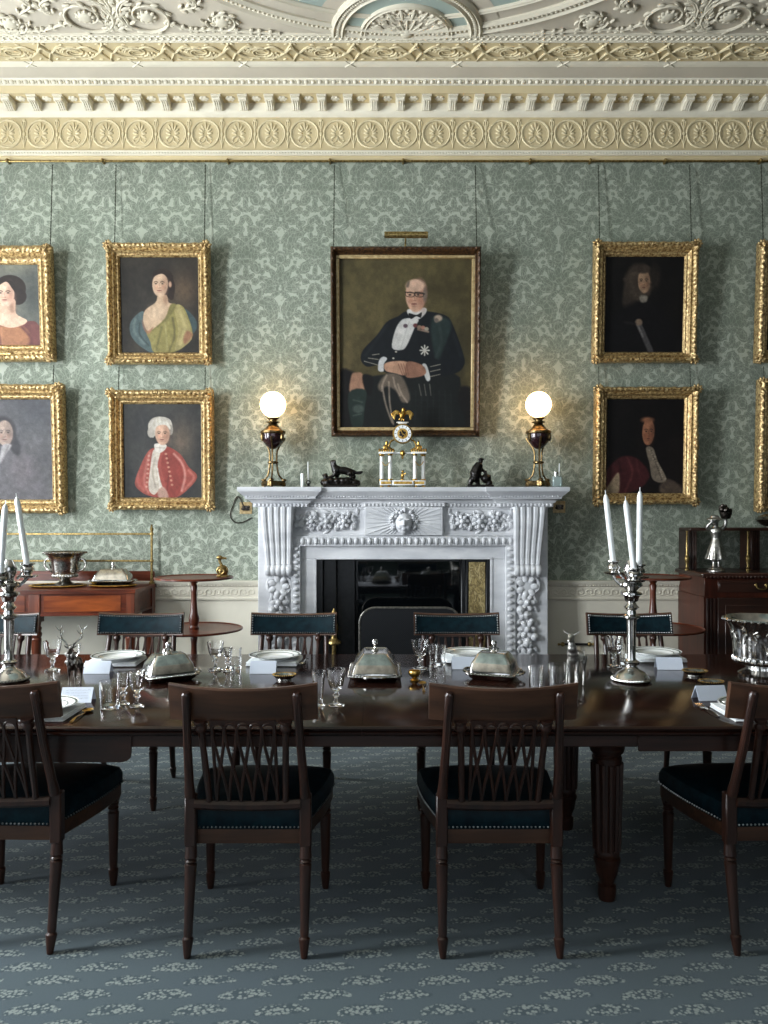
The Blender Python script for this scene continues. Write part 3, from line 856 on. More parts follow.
# frieze board, jambs
fz = MB(); fz.box(-.84, .84, JF, 0, 1.295, 1.512)
fz.box(-.84, .84, JF-.008, JF, 1.297, 1.312, .002); fz.box(-.84, .84, JF-.008, JF, 1.496, 1.512, .002)
B(fz, 'frieze', M_MARBLE)
for s in (-1, 1):
    j = MB(); j.box(s*.83, s*1.085, JF, 0, 0, 1.512, .004); j.box(s*.815, s*1.10, JF-.02, 0, 0, .16, .005)
    for zz in (.22, .95): pass
    B(j, 'jamb', M_MARBLE)
    # scroll console with five flutes and a rolled foot
    c = MB(); cx = s*.925
    prof = [(JF, 1.508), (JF-.115, 1.508), (JF-.118, 1.47), (JF-.112, 1.41), (JF-.09, 1.33), (JF-.062, 1.24), (JF-.042, 1.15), (JF-.036, 1.085), (JF, 1.085)]
    out = catmull(prof[1:-1], 4); out = [(a, b) for a, b in out]
    def wid(z): return .098+.022*max(0, (z-1.085)/.42)
    for k in range(5):
        q = (k-2)/2.0
        c.tube([(cx+q*wid(z)*.80, y-.002, z) for y, z in out], [wid(z)*.20 for y, z in out], 8, flat=1.1)
    c.prism([(JF+.001, 1.508)]+out+[(JF+.001, 1.085)], cx-.088, cx+.088, 'x')
    c.box(cx-.125, cx+.125, JF-.125, JF, 1.495, 1.511, .004)
    for k in range(5):
        q = (k-2)/2.0
        c.lathe([(.0,-.019),(.040,-.019),(.046,-.008),(.046,.008),(.040,.019),(0,.019)], 14, M=Matrix.Translation((cx+q*.078, JF-.032, 1.042)) @ Matrix.Rotation(pi/2, 4, 'Y'))
    c.box(cx-.1, cx+.1, JF-.02, JF, .985, 1.0, .003)
    B(c, 'console', M_MARBLE)
    # fruit and flower drop below the console
    g = MB(); rr = random.Random(11)
    g.ell((cx, JF-.004, .90), (.07,.028,.09), 10, 7)
    for k in range(7): a = k*.9; g.ell((cx+.055*cos(a), JF-.022, .92+.06*sin(a)), (.034,.022,.026), 7, 5, rot=Euler((0, -a, 0)))
    for a in (-1, 1): g.tube(catmull([(cx+a*.02, JF-.02, .985), (cx+a*.075, JF-.02, .97), (cx+a*.085, JF-.02, .91), (cx+a*.05, JF-.02, .86), (cx+a*.07, JF-.015, .80)], 4), .012, 6)
    zc = .80
    while zc > .28:
        sc = 1.0
        if int(zc*10) % 2 == 0:
            for k in range(6): a = k*pi/3; g.ell((cx+.042*cos(a), JF-.02, zc+.042*sin(a)), (.032,.02,.022), 7, 5, rot=Euler((0, -a, 0)))
            g.ell((cx, JF-.036, zc), .024, 8, 6)
        else:
            for k in range(7): g.ell((cx+rr.uniform(-.055,.055), JF-.022, zc+rr.uniform(-.045,.045)), rr.uniform(.018,.034), 8, 6)
        for a in (-1, 1): g.ell((cx+a*.06, JF-.012, zc-.045), (.034,.012,.016), 6, 4, rot=Euler((0, a*.9, 0)))
        g.tube([(cx, JF-.01, zc), (cx+.01, JF-.01, zc-.1)], .012, 6)
        zc -= .1
    B(g, 'garland_drop', M_MARBLE)
    # frieze swag of fruit
    g = MB()
    for k in range(46):
        x = rr.uniform(.36, .80); env = .035+.035*abs(sin((x-.36)/.44*pi*2))
        g.ell((s*x, JF-.008, 1.405+rr.uniform(-1, 1)*env), [rr.uniform(.014,.028), rr.uniform(.02,.034), rr.uniform(.014,.028)], 7, 5)
    for k in range(26):
        x = rr.uniform(.33, .82); g.ell((s*x, JF-.004, 1.405+rr.uniform(-.08,.08)), (.038,.012,.013), 6, 4, rot=Euler((0, rr.uniform(0, pi), 0)))
    for (px_, r) in ((.44,.045), (.57,.05), (.68,.042)): 
        for q in range(7): a = q*.9; g.ell((s*px_+r*.75*cos(a), JF-.026, 1.405+r*.75*sin(a)), (r*.5,.022,r*.36), 7, 5, rot=Euler((0, -a, 0)))
        g.ell((s*px_, JF-.045, 1.405), r*.45, 8, 6)
    for k in range(6): a = k*pi/3; g.ell((s*.775+.03*cos(a), JF-.014, 1.41+.03*sin(a)), (.024,.016,.016), 6, 5, rot=Euler((0, -a, 0)))
    B(g, 'frieze_garland', M_MARBLE)
# central tablet with a rayed mask
tbl = MB(); tbl.box(-.285, .295, JF-.045, JF, 1.300, 1.5125, .003)
for k in range(44):
    a = 2*pi*k/44+.05; dx, dz = cos(a), sin(a)
    r0 = .09; r1 = min(.27/max(abs(dx), 1e-3), .095/max(abs(dz), 1e-3))
    if r1 > r0+.02: tbl.tube([(.005+dx*r0, JF-.046, 1.407+dz*r0), (.005+dx*r1, JF-.046, 1.407+dz*r1)], [.008, .0045], 5)
tablet = B(tbl, 'tablet', M_MARBLE)
mk = MB(); mx, my, mz = .005, JF-.05, 1.385
mk.ell((mx, my, mz+.003), (.064,.060,.080), 14, 10); mk.ell((mx, my-.002, mz-.045), (.036,.045,.035), 10, 8)
mk.tube([(mx, my-.055, mz+.03), (mx, my-.074, mz-.012)], [.009,.014], 7)
for s in (-1, 1):
    mk.ell((mx+s*.027, my-.053, mz+.033), (.022,.012,.006), 8, 5); mk.ell((mx+s*.024, my-.046, mz+.014), (.011,.008,.006), 8, 5)
    mk.ell((mx+s*.028, my-.036, mz-.018), (.022,.02,.022), 8, 6)
mk.ell((mx, my-.05, mz-.034), (.018,.010,.005), 8, 5); mk.ell((mx, my-.048, mz-.043), (.014,.010,.006), 8, 5)
mk = mk.fuse(.0045, 2)
rr = random.Random(5)
for k in range(46):
    a = rr.uniform(-.6, pi+.6); r = rr.uniform(.074, .100)
    mk.ell((mx+r*cos(a)*1.0, my+.004+rr.uniform(-.012,.012), mz+.014+r*sin(a)*.98), (rr.uniform(.012,.022), .024, rr.uniform(.010,.018)), 7, 5, rot=Euler((0, a, 0)))
mk.build('mask', M_MARBLE, tablet)
# egg moulding round the slips
em = MB()
em.box(-.84, .84, JF-.03, JF+.05, 1.222, 1.296, .004); em.box(-.835, -.765, JF-.03, JF+.05, 0, 1.222, .004); em.box(.765, .84, JF-.03, JF+.05, 0, 1.222, .004)
x = -.80
while x <= .81:
    em.ell((x, JF-.034, 1.258), (.017,.016,.027), 8, 6); em.ell((x+.025, JF-.03, 1.252), (.005,.012,.022), 6, 4); x += .05
z = 1.20
while z > .02:
    for s in (-1, 1): em.ell((s*.798, JF-.034, z), (.024,.016,.017), 8, 6)
    z -= .05
B(em, 'egg_moulding', M_MARBLE)
# flat marble slips
sl = MB()
sl.box(-.765, .765, JF+.01, JF+.06, 1.122, 1.225, .003); sl.box(-.765, -.648, JF+.01, JF+.06, 0, 1.122, .003); sl.box(.655, .765, JF+.01, JF+.06, 0, 1.122, .003)
for e in ((-.665, -.648), (.655, .672)): sl.box(e[0], e[1], JF+.003, JF+.05, 0, 1.128, .002)
sl.box(-.665, .672, JF+.003, JF+.05, 1.120, 1.137, .002)
B(sl, 'slip', M_MARBLE)
# black iron interior
ib = MB()
ib.box(-.65, .66, -.022, -.001, 0, 1.13)
ib.box(-.652, -.60, JF+.02, -.02, 0, 1.125, .004)
ib.box(-.60, -.50, JF+.05, -.02, 0, 1.125, .006); ib.box(-.50, -.36, JF+.09, -.02, 0, 1.125, .006)
ib.box(-.36, .46, JF+.11, -.02, .80, 1.125, .004)
ib.box(.44, .475, JF+.05, -.02, 0, 1.125, .005)
for k in range(8): ib.tube([(-.36+.117*k, JF+.10, .02), (-.36+.117*k, JF+.10, .40)], .008, 6)
ib.tube([(-.37, JF+.10, .40), (.47, JF+.10, .40)], .012, 6)
B(ib, 'firebox', M_IRON)
def bp_mat():
    t = NT('etched_brass_panel'); o = t.coords(); f = t.noise(t.mapping(o, scale=(1,1,.5)), 18, 3, .6, 2.5)
    t.p(col=t.ramp(f, [(.42, rgb(182,160,108)), (.52, rgb(112,96,62)), (.6, rgb(200,180,130))]), rough=.32, metal=.5); return t.m
bpn = MB().box(.495, .625, JF+.055, -.02, 0, 1.10, .004)
o = B(bpn, 'side_panel', bp_mat()); o['label'] = 'etched brass side panel'
bs = MB().box(.628, .655, JF+.05, -.02, 0, 1.12, .003); bs.box(.475, .495, JF+.05, -.02, 0, 1.12, .003); bs.box(.495,.63,JF+.05,-.02,1.098,1.12,.003)
B(bs, 'panel_surround', M_IRON)
gl = MB().box(-.34, .43, JF+.085, JF+.09, .42, 1.10)
t_ = NT('dark_glazed_panel'); t_.p(col=rgb(5,7,9), rough=.04, spec=.7, coat=.5)
B(gl, 'fireback', t_.m)
hs = MB().box(-1.1, 1.1, -.62, 0, .001, .022, .004); B(hs, 'hearth', M_MARBLE)
# fire screen, free-standing on the hearth
fs_ = thing('fire_screen', 'low black wire-mesh fire screen with rounded top standing before the hearth', 'fire screen', (PX(410, 5.62), 5.62, .0225))
W2, H2 = .36, .765
def arch(w, h, r): return [(-w, 0)]+[(-w+r-r*cos(a), h-r+r*sin(a)) for a in np.linspace(0, pi/2, 8)]+[(w-r+r*sin(a), h-r+r*cos(a)) for a in np.linspace(0, pi/2, 8)]+[(w, 0)]
MB().prism([(x, z+.012) for x, z in arch(W2-.01, H2-.012, .10)], -.003, .003, 'y').build('mesh_panel', M_MESH, fs_)
MB().tube([(x, 0, z) for x, z in arch(W2, H2, .11)], .0085, 8).build('frame', mottled('worn_steel', rgb(96,94,90), rgb(150,146,138), .35, .9, 60), fs_)
MB().tube([(-W2, 0, .02), (W2, 0, .02)], .01, 8).box(-W2-.01, -W2+.03, -.08, .08, 0, .02, .004).box(W2-.03, W2+.01, -.08, .08, 0, .02, .004).build('foot_rail', M_IRON, fs_)
fd = thing('andiron', 'brass turned finial of the andiron at the left of the fire screen', 'andiron', (PX(334, 5.7), 5.70, .0225))
MB().lathe([(.05,0),(.055,.015),(.04,.03),(.018,.05),(.016,.20),(.03,.22),(.03,.24),(.016,.26),(.018,.30),(.014,.48),(.055,.50),(.05,.515),(.026,.53),(.02,.545),(.028,.58),(.033,.61),(.026,.64),(.014,.66),(.012,.68),(.024,.70),(.024,.715),(.010,.735),(.006,.75),(0,.752)], 14).build('finial', M_BRASS, fd)
MB().box(-.012, .012, .03, .12, 0, .05, .004).build('bar', M_IRON, fd)
# wall plates beside the shelf, bell wire
def plate(px, py, lab):
    p = thing('wall_plate', lab, 'bell push', (PX(px, D), D-.001, PZ(py, D)))
    MB().box(-.048, .048, -.008, 0, -.046, .046, .003).build('plate', M_SLIP, p)
    MB().box(-.026, .03, -.022, -.008, -.02, .018, .004).ell((.022,-.02,.008), .012, 7, 5).ell((-.02,-.018,-.008), (.016,.012,.01), 7, 5).build('push_button', M_DARKSILVER, p)
    return p
pl = plate(246, 508, 'square brass bell plate on the damask left of the mantel shelf with a looped wire')
MB().tube(catmull([(-.01,-.012,.0), (-.06,-.01,.09), (-.10,-.008,.02), (-.12,-.008,-.06), (-.085,-.008,-.11), (-.03,-.008,-.112), (.02,-.008,-.09), (.045,-.008,-.075)], 5), .0045, 6).build('wire', M_DARKSILVER, pl)
plate(559, 507, 'square brass bell plate on the dark damask right of the mantel shelf')
lv = thing('wall_bolt', 'horizontal dark bar with brass knobs low on the dado right of the fireplace', 'wall bolt', (PX(578, 6.05), D-.013, PZ(644, 6.05)))
MB().tube([(-.115,-.03,0), (.08,-.03,0)], .009, 8).box(-.06, .04, -.028, 0, -.006, .006).build('bar', M_IRON, lv)
for x in (-.12, .085): MB().ell((x, -.03, 0), .018, 10, 7).ell((x+.03*(1 if x > 0 else -1), -.03, 0), .011, 8, 6).tube([(x, -.03, 0), (x+.03*(1 if x > 0 else -1), -.03, 0)], .007, 6).build('knob', M_BRASS, lv)
# ---------------------------------------------------------------- painted portraits: colour held on a fine mesh grid
class Paint:
    """coordinates (x0..x1, y0..y1, y down) are the painter's own; ss = cells per unit"""
    def __init__(s, x0, y0, x1, y1, nx, seed=1):
        s.nx = nx; s.ny = int(nx*(y1-y0)/(x1-x0)); s.x0, s.y0, s.x1, s.y1 = x0, y0, x1, y1
        s.X, s.Y = np.meshgrid(np.linspace(x0, x1, s.nx), np.linspace(y0, y1, s.ny))
        s.C = np.zeros((s.ny, s.nx, 3)); s.rs = np.random.RandomState(seed); s.u = (x1-x0)/100.0
    def noise(s, cells, oct=3):
        out = np.zeros((s.ny, s.nx)); amp = 1; tot = 0
        for o in range(oct):
            n = cells*2**o; g = s.rs.rand(n+2, n+2)
            fx = (s.X-s.x0)/(s.x1-s.x0)*n; fy = (s.Y-s.y0)/(s.y1-s.y0)*n
            ix = np.clip(fx.astype(int), 0, n); iy = np.clip(fy.astype(int), 0, n)
            tx = fx-ix; ty = fy-iy; tx = tx*tx*(3-2*tx); ty = ty*ty*(3-2*ty)
            out += amp*(g[iy,ix]*(1-tx)*(1-ty)+g[iy,ix+1]*tx*(1-ty)+g[iy+1,ix]*(1-tx)*ty+g[iy+1,ix+1]*tx*ty); tot += amp; amp *= .55
        return out/tot
    def put(s, m, col, a=1.0):
        m = np.clip(m, 0, 1)[..., None]*a; s.C = s.C*(1-m)+np.array(col, float)*m
    def bg(s, c, c2=None, cells=4, amt=1.0):
        n = s.noise(cells); n = np.clip((n-.3)/.4, 0, 1)*amt
        s.C[:] = np.array(c, float); 
        if c2 is not None: s.put(n, c2)
    def ell(s, cx, cy, rx, ry, col, soft=None, rot=0, a=1.0):
        c_, s_ = cos(radians(rot)), sin(radians(rot)); dx, dy = s.X-cx, s.Y-cy
        q = np.sqrt(((dx*c_+dy*s_)/rx)**2+((-dx*s_+dy*c_)/ry)**2)
        w = (s.u*.8 if soft is None else soft)/min(rx, ry)
        s.put((1-q)/w+.5, col, a)
    def glow(s, cx, cy, rx, ry, col, a=1.0):
        q = ((s.X-cx)/rx)**2+((s.Y-cy)/ry)**2; s.put(np.exp(-q), col, a)
    def dist(s, P, closed):
        d = np.full(s.X.shape, 1e9)
        for i in range(len(P)-(0 if closed else 1)):
            (ax, ay), (bx, by) = P[i], P[(i+1) % len(P)]
            vx, vy = bx-ax, by-ay; L = vx*vx+vy*vy+1e-9
            t = np.clip(((s.X-ax)*vx+(s.Y-ay)*vy)/L, 0, 1)
            d = np.minimum(d, (s.X-ax-t*vx)**2+(s.Y-ay-t*vy)**2)
        return np.sqrt(d)
    def poly(s, pts, col, soft=None, a=1.0, smooth=True):
        P = catmull(pts, 4, True) if smooth else pts
        ins = np.zeros(s.X.shape, bool)
        for i in range(len(P)):
            (ax, ay), (bx, by) = P[i], P[(i+1) % len(P)]
            if ay == by: continue
            c = ((ay > s.Y) != (by > s.Y)) & (s.X < (bx-ax)*(s.Y-ay)/(by-ay)+ax); ins ^= c
        d = s.dist(P, True); d = np.where(ins, d, -d)
        m = d/(s.u*.8 if soft is None else soft)+.5; s.put(m, col, a); return np.clip(m, 0, 1)
    def line(s, pts, w, col, soft=None, a=1.0):
        P = catmull(pts, 4) if len(pts) > 2 else pts
        d = s.dist(P, False); s.put((w/2-d)/(s.u*.8 if soft is None else soft)+.5, col, a)
    def weave(s, amt=.12):
        n = s.noise(28, 2); g = s.rs.rand(s.ny, s.nx)
        s.C *= (1+(n[..., None]-.5)*amt*2+(g[..., None]-.5)*amt)
    def face(s, cx, cy, rx, ry, skin, dark, hair, tilt=0, turn=0, lip=(150,80,70)):
        """head with shaded side, brows, eyes, nose, mouth"""
        s.ell(cx, cy, rx, ry, skin, rx*.12, tilt)
        s.ell(cx+rx*.62, cy+ry*.05, rx*.42, ry*.8, dark, rx*.5, tilt, .55)
        s.glow(cx-rx*.25, cy-ry*.45, rx*.5, ry*.3, [min(255, c*1.12) for c in skin], .6)
        s.glow(cx-rx*.45, cy+ry*.25, rx*.3, ry*.22, [skin[0]*1.02, skin[1]*.86, skin[2]*.82], .6)
        s.glow(cx+rx*.35, cy+ry*.25, rx*.3, ry*.22, [skin[0]*.92, skin[1]*.76, skin[2]*.72], .5)
        t = turn*rx
        for e in (-1, 1):
            ex = cx+t+e*rx*.42
            s.line([(ex-rx*.24, cy-ry*.17), (ex, cy-ry*.23), (ex+rx*.22, cy-ry*.17)], rx*.11, hair, rx*.1, .8)
            s.ell(ex, cy-ry*.06, rx*.2, ry*.055, [c*.8 for c in skin], rx*.08)
            s.ell(ex, cy-ry*.055, rx*.12, ry*.05, (34,24,20), rx*.08, 0, .9)
        s.line([(cx+t+rx*.06, cy-ry*.08), (cx+t+rx*.02, cy+ry*.22), (cx+t+rx*.14, cy+ry*.28)], rx*.1, dark, rx*.1, .6)
        s.glow(cx+t-rx*.04, cy+ry*.2, rx*.09, ry*.08, [min(255, c*1.15) for c in skin], .7)
        s.ell(cx+t, cy+ry*.30, rx*.2, ry*.03, dark, rx*.1, 0, .6)
        s.ell(cx+t, cy+ry*.50, rx*.26, ry*.055, lip, rx*.08, 0, .9)
        s.line([(cx+t-rx*.26, cy+ry*.50), (cx+t+rx*.26, cy+ry*.50)], rx*.05, (90,44,38), rx*.06, .7)
        s.glow(cx+t, cy+ry*.64, rx*.25, ry*.05, dark, .5)

M_PAINT = NT('oil_paint')
_a = M_PAINT.node('ShaderNodeAttribute', attribute_name='Col')
M_PAINT.p(col=_a.outputs['Color'], rough=.5, spec=.22); M_PAINT = M_PAINT.m

def canvas_mesh(P, w, h, parent):
    nx, ny = P.nx, P.ny
    gx = np.linspace(-w/2, w/2, nx); gz = np.linspace(h/2, -h/2, ny)
    Xg, Zg = np.meshgrid(gx, gz)
    co = np.stack([Xg, np.zeros_like(Xg), Zg], -1).reshape(-1, 3)
    i = np.arange(ny*nx).reshape(ny, nx)
    q = np.stack([i[:-1,:-1], i[1:,:-1], i[1:,1:], i[:-1,1:]], -1).reshape(-1, 4)
    b = ny*nx     # a stretcher behind the canvas, so it has its own thickness
    bx = [(-w/2,.02,h/2), (w/2,.02,h/2), (w/2,.02,-h/2), (-w/2,.02,-h/2)]
    me = bpy.data.meshes.new('painted_canvas')
    c4 = [0, nx-1, ny*nx-1, (ny-1)*nx]
    me.from_pydata([tuple(v) for v in co]+bx, [], [tuple(int(k) for k in f) for f in q]+[(b,b+1,b+2,b+3)]+[(c4[k], c4[(k+1)%4], b+(k+1)%4, b+k) for k in range(4)])
    at = me.color_attributes.new('Col', 'FLOAT_COLOR', 'POINT')
    gray = P.C.mean(-1, keepdims=True); P.C = (gray+.80*(P.C-gray))*.88
    rgba = np.ones((ny*nx+4, 4)); rgba[:ny*nx, :3] = lin(np.clip(P.C, 0, 255)).reshape(-1, 3); rgba[ny*nx:, :3] = .08
    at.data.foreach_set('color', rgba.astype(np.float32).ravel())
    me.materials.append(M_PAINT)
    o = bpy.data.objects.new('painted_canvas', me); COL.objects.link(o); o.parent = parent
    return o

def frame_mesh(W, H, w, h, style, seed, cz=0.0):
    """carved moulding swept round the opening; W,H outer, w,h sight size"""
    rs = random.Random(seed); m = MB()
    if style == 'gold':
        prof = [(0,0),(0,.05),(.04,.066),(.14,.080),(.26,.084),(.38,.074),(.46,.058),(.54,.060),(.60,.066),(.66,.058),(.74,.040),(.82,.036),(.88,.040),(.94,.034),(1,.022)]
        amp = [0,.2,.6,1,1,.8,.35,.2,.12,.1,.25,.25,.1,0,0]
    else:
        prof = [(0,0),(0,.05),(.06,.07),(.2,.082),(.34,.078),(.44,.06),(.50,.052),(.56,.054),(.62,.046),(.72,.034),(.8,.03),(1,.026)]
        amp = [0,.15,.4,.7,.7,.3,.1,.3,.2,0,0,0]
    K = len(prof)
    ph = [rs.uniform(0, 6) for _ in range(6)]
    def orn(u, L, t, k):
        # u metres from the corner, L side length
        e = min(u, L-u); c = exp(-(e/.07)**2); mid = exp(-((u-L/2)/.06)**2)
        a = abs(sin(u*pi/.042+ph[0]))*.5 + .35*sin(u*pi/.017+ph[1]+t*9) + .3*sin(u*pi/.029+ph[2]-t*14)
        return a*.0085*(1+.9*c+.5*mid) + .013*c*(.5+.5*sin(e*140+t*20)) + .006*mid*(.6+.4*sin(u*170+t*15))
    sides = [((-1,-1),(1,-1)), ((1,-1),(1,1)), ((1,1),(-1,1)), ((-1,1),(-1,-1))]
    vs, fs = [], []; ring = []
    n = [max(8, int(s/.0085)) for s in (W, H, W, H)]
    cols = []
    for si, (a, b) in enumerate(sides):
        L = (W, H, W, H)[si]
        nx_, nz_ = ((0,-1),(1,0),(0,1),(-1,0))[si]
        for i in range(n[si]):
            u = i/n[si]; col = []
            for k, (t, y) in enumerate(prof):
                X_ = (a[0]+(b[0]-a[0])*u); Z_ = (a[1]+(b[1]-a[1])*u)
                px = X_*(W/2*(1-t)+w/2*t); pz = Z_*(H/2*(1-t)+h/2*t)+cz*t
                o = orn(u*L, L, t, k)*amp[k] if style == 'gold' else orn(u*L, L, t, k)*amp[k]*.75
                out = 0.0
                if style == 'gold' and k in (1,2): 
                    e = min(u*L, L-u*L); out = (.006*exp(-(e/.06)**2)+.004*exp(-((u*L-L/2)/.05)**2))*(1+.6*sin(u*L*150)) + .0018*sin(u*L*pi/.042)
                col.append((px+nx_*out, -(y+o), pz+nz_*out))
            cols.append(col)
    N = len(cols); vs = [p for c in cols for p in c]
    for i in range(N):
        j = (i+1) % N
        for k in range(K-1): fs.append((i*K+k, i*K+k+1, j*K+k+1, j*K+k))
        fs.append((i*K+K-1, i*K, j*K, j*K+K-1))
    m.add(vs, fs)
    if style == 'gold':
        for (sx, sz) in ((-1,-1),(1,-1),(1,1),(-1,1)):
            bx, bz = sx*(W*.5*.78+w*.5*.22), sz*(H*.5*.78+h*.5*.22)
            for q in range(9):
                a = q*.7; m.ell((bx+.026*cos(a)+rs.uniform(-.006,.006), -.076, bz+.026*sin(a)), (.016,.010,.010), 6, 5, rot=Euler((0,-a,0)))
            m.ell((bx, -.082, bz), (.014,.010,.014), 7, 5)
        for (cx, cz_, hz) in ((0, -1, 1), (0, 1, 1), (-1, 0, 0), (1, 0, 0)):
            bx, bz = cx*(W*.5*.78+w*.5*.22), cz_*(H*.5*.78+h*.5*.22)
            for q in range(7):
                d = (q-3)*.018; m.ell((bx+(d if hz else 0), -.083, bz+(0 if hz else d)), (.012,.012,.012), 6, 5)
    return m

RAILZ = 4.178
def chain(parent, x, z0, z1, y0, y1, n=None):
    L = z1-z0; n = max(4, int(L/.014)); m = MB(); k = int(n)
    pts = [(x, y0+(y1-y0)*i/k, z0+L*i/k) for i in range(k+1)]
    m.tube(pts, [.0052 if i % 2 else .0024 for i in range(k+1)], 5)
    return m.build('hanging_chain', M_CHAIN, parent)

def picture(label, out, sight, P, style='gold', lean=3.4, dbase=6.055, chains=(), group='framed portraits hung on the damask wall', plaque=False):
    ox0, oy0, ox1, oy1 = out; sx0, sy0, sx1, sy1 = sight
    d = 5.965
    W, H = (ox1-ox0)*d/F, (oy1-oy0)*d/F; w, h = (sx1-sx0)*(d+.03)/F, (sy1-sy0)*(d+.03)/F
    zc = PZ((oy0+oy1)/2, d); xc = PX((ox0+ox1)/2, d)
    t = thing('framed_portrait', label, 'picture', (xc, dbase-sin(radians(lean))*H/2, zc), 0, group)
    t.rotation_euler = (radians(lean), 0, 0)
    cz = ((oy0+oy1)-(sy0+sy1))/2*d/F
    fm = frame_mesh(W, H, w, h, style, int(ox0+oy0), cz)
    fr_ = fm.build('frame', M_FRAMEGOLD if style == 'gold' else M_FRAMEDARK, t, sharp=60)
    if style != 'gold':
        s_ = MB(); a, b = .026, .05
        for (x0, x1, z0, z1) in ((-w/2-a, w/2+a, h/2, h/2+a), (-w/2-a, w/2+a, -h/2-a, -h/2), (-w/2-a, -w/2, -h/2, h/2), (w/2, w/2+a, -h/2, h/2)):
            s_.box(x0, x1, -.042, -.01, z0+cz, z1+cz, .005)
        o = s_.build('slip', M_SLIP, fr_); o['label'] = 'pale gilt inner slip'
    cv = canvas_mesh(P, w+.008, h+.008, t); cv.location = (0, -.016, cz)
    if plaque: MB().box(-.08, .10, -.078, -.062, -H/2+.045, -H/2+.062, .002).build('name_plate', M_BRASS, fr_)
    for (px, py) in chains:      # up to the rail or the picture above, given by its pixel row
        x = PX(px, 6.0)-xc; z1 = PZ(py, 6.03)-zc
        ytop = (D-.036) - t.location.y if py < 170 else .018
        # undo the picture's lean so that the chain hangs plumb
        c = chain(t, x, H/2-.01, z1, 0.0, 0.0)
        c.matrix_parent_inverse = Matrix.Identity(4)
        top_w = Vector((0, D-.034-(t.location.y), z1)) if py < 170 else Vector((0, -.005+.012, z1))
        a0 = Matrix.Rotation(radians(lean), 4, 'X') @ Vector((0, .012, H/2-.01))
        ang = atan2(-(top_w.y-a0.y), top_w.z-a0.z)
        L = (top_w-a0).length/ (z1-(H/2-.01))
        c.matrix_local = Matrix.Rotation(-radians(lean), 4, 'X') @ Matrix.Translation(a0) @ Matrix.Rotation(ang, 4, 'X') @ Matrix.Diagonal((1,1,L,1)) @ Matrix.Translation((0, 0, -(H/2-.01)))
    return t

# -- woman in yellow dress
def p_yellow():
    p = Paint(160,147,585,660, 150, 3); p.bg((42,37,32), (58,52,42)); p.glow(500,320,75,95,(104,80,58),.8)
    p.poly([(275,435),(215,490),(212,560),(262,622),(340,658),(330,560),(300,470)], (74,92,92)); p.line([(240,480),(232,540),(285,610)], 14, (104,120,116), 12, .7); p.line([(262,500),(262,560),(310,620)], 8, (48,62,64), 8, .8)
    p.poly([(500,420),(560,470),(572,520),(540,560),(500,520)], (58,74,76))
    p.poly([(300,520),(420,440),(470,400),(510,430),(548,560),(500,625),(430,658),(340,658),(318,600)], (140,128,66))
    p.poly([(450,420),(490,410),(545,560),(500,622),(450,640),(470,540)], (158,142,82)); p.line([(475,430),(505,520),(478,610)], 16, (188,170,108), 14, .7); p.line([(440,470),(450,560),(420,650)], 10, (96,86,44), 10, .8); p.line([(380,520),(350,640)], 10, (106,98,50), 10, .8); p.line([(400,500),(410,640)], 9, (168,154,92), 9, .6)
    p.poly([(515,540),(548,560),(510,610),(495,590)], (150,92,66), 10, .8)
    p.poly([(292,432),(350,388),(365,350),(412,350),(420,388),(460,402),(440,440),(400,478),(340,525),(306,545),(282,492)], (198,162,126))
    p.poly([(276,480),(300,540),(335,520),(310,556),(284,530)], (160,98,72), 8, .8); p.poly([(430,400),(462,404),(420,470),(330,540),(400,470)], (118,108,54), 6)
    p.glow(350,440,40,40,(214,182,148),.5); p.glow(405,372,18,26,(140,100,74),.7)
    p.ell(392,262,56,54,(46,33,26)); p.ell(430,310,26,60,(42,30,25)); p.ell(436,350,14,26,(48,34,27))
    p.face(376,292,42,66,(206,168,134),(140,98,74),(60,42,32),3,-.12); p.ell(430,292,8,16,(186,140,110),5)
    p.poly([(334,270),(345,222),(390,210),(430,240),(425,262),(390,236),(350,248)], (44,31,25)); p.weave(); return p
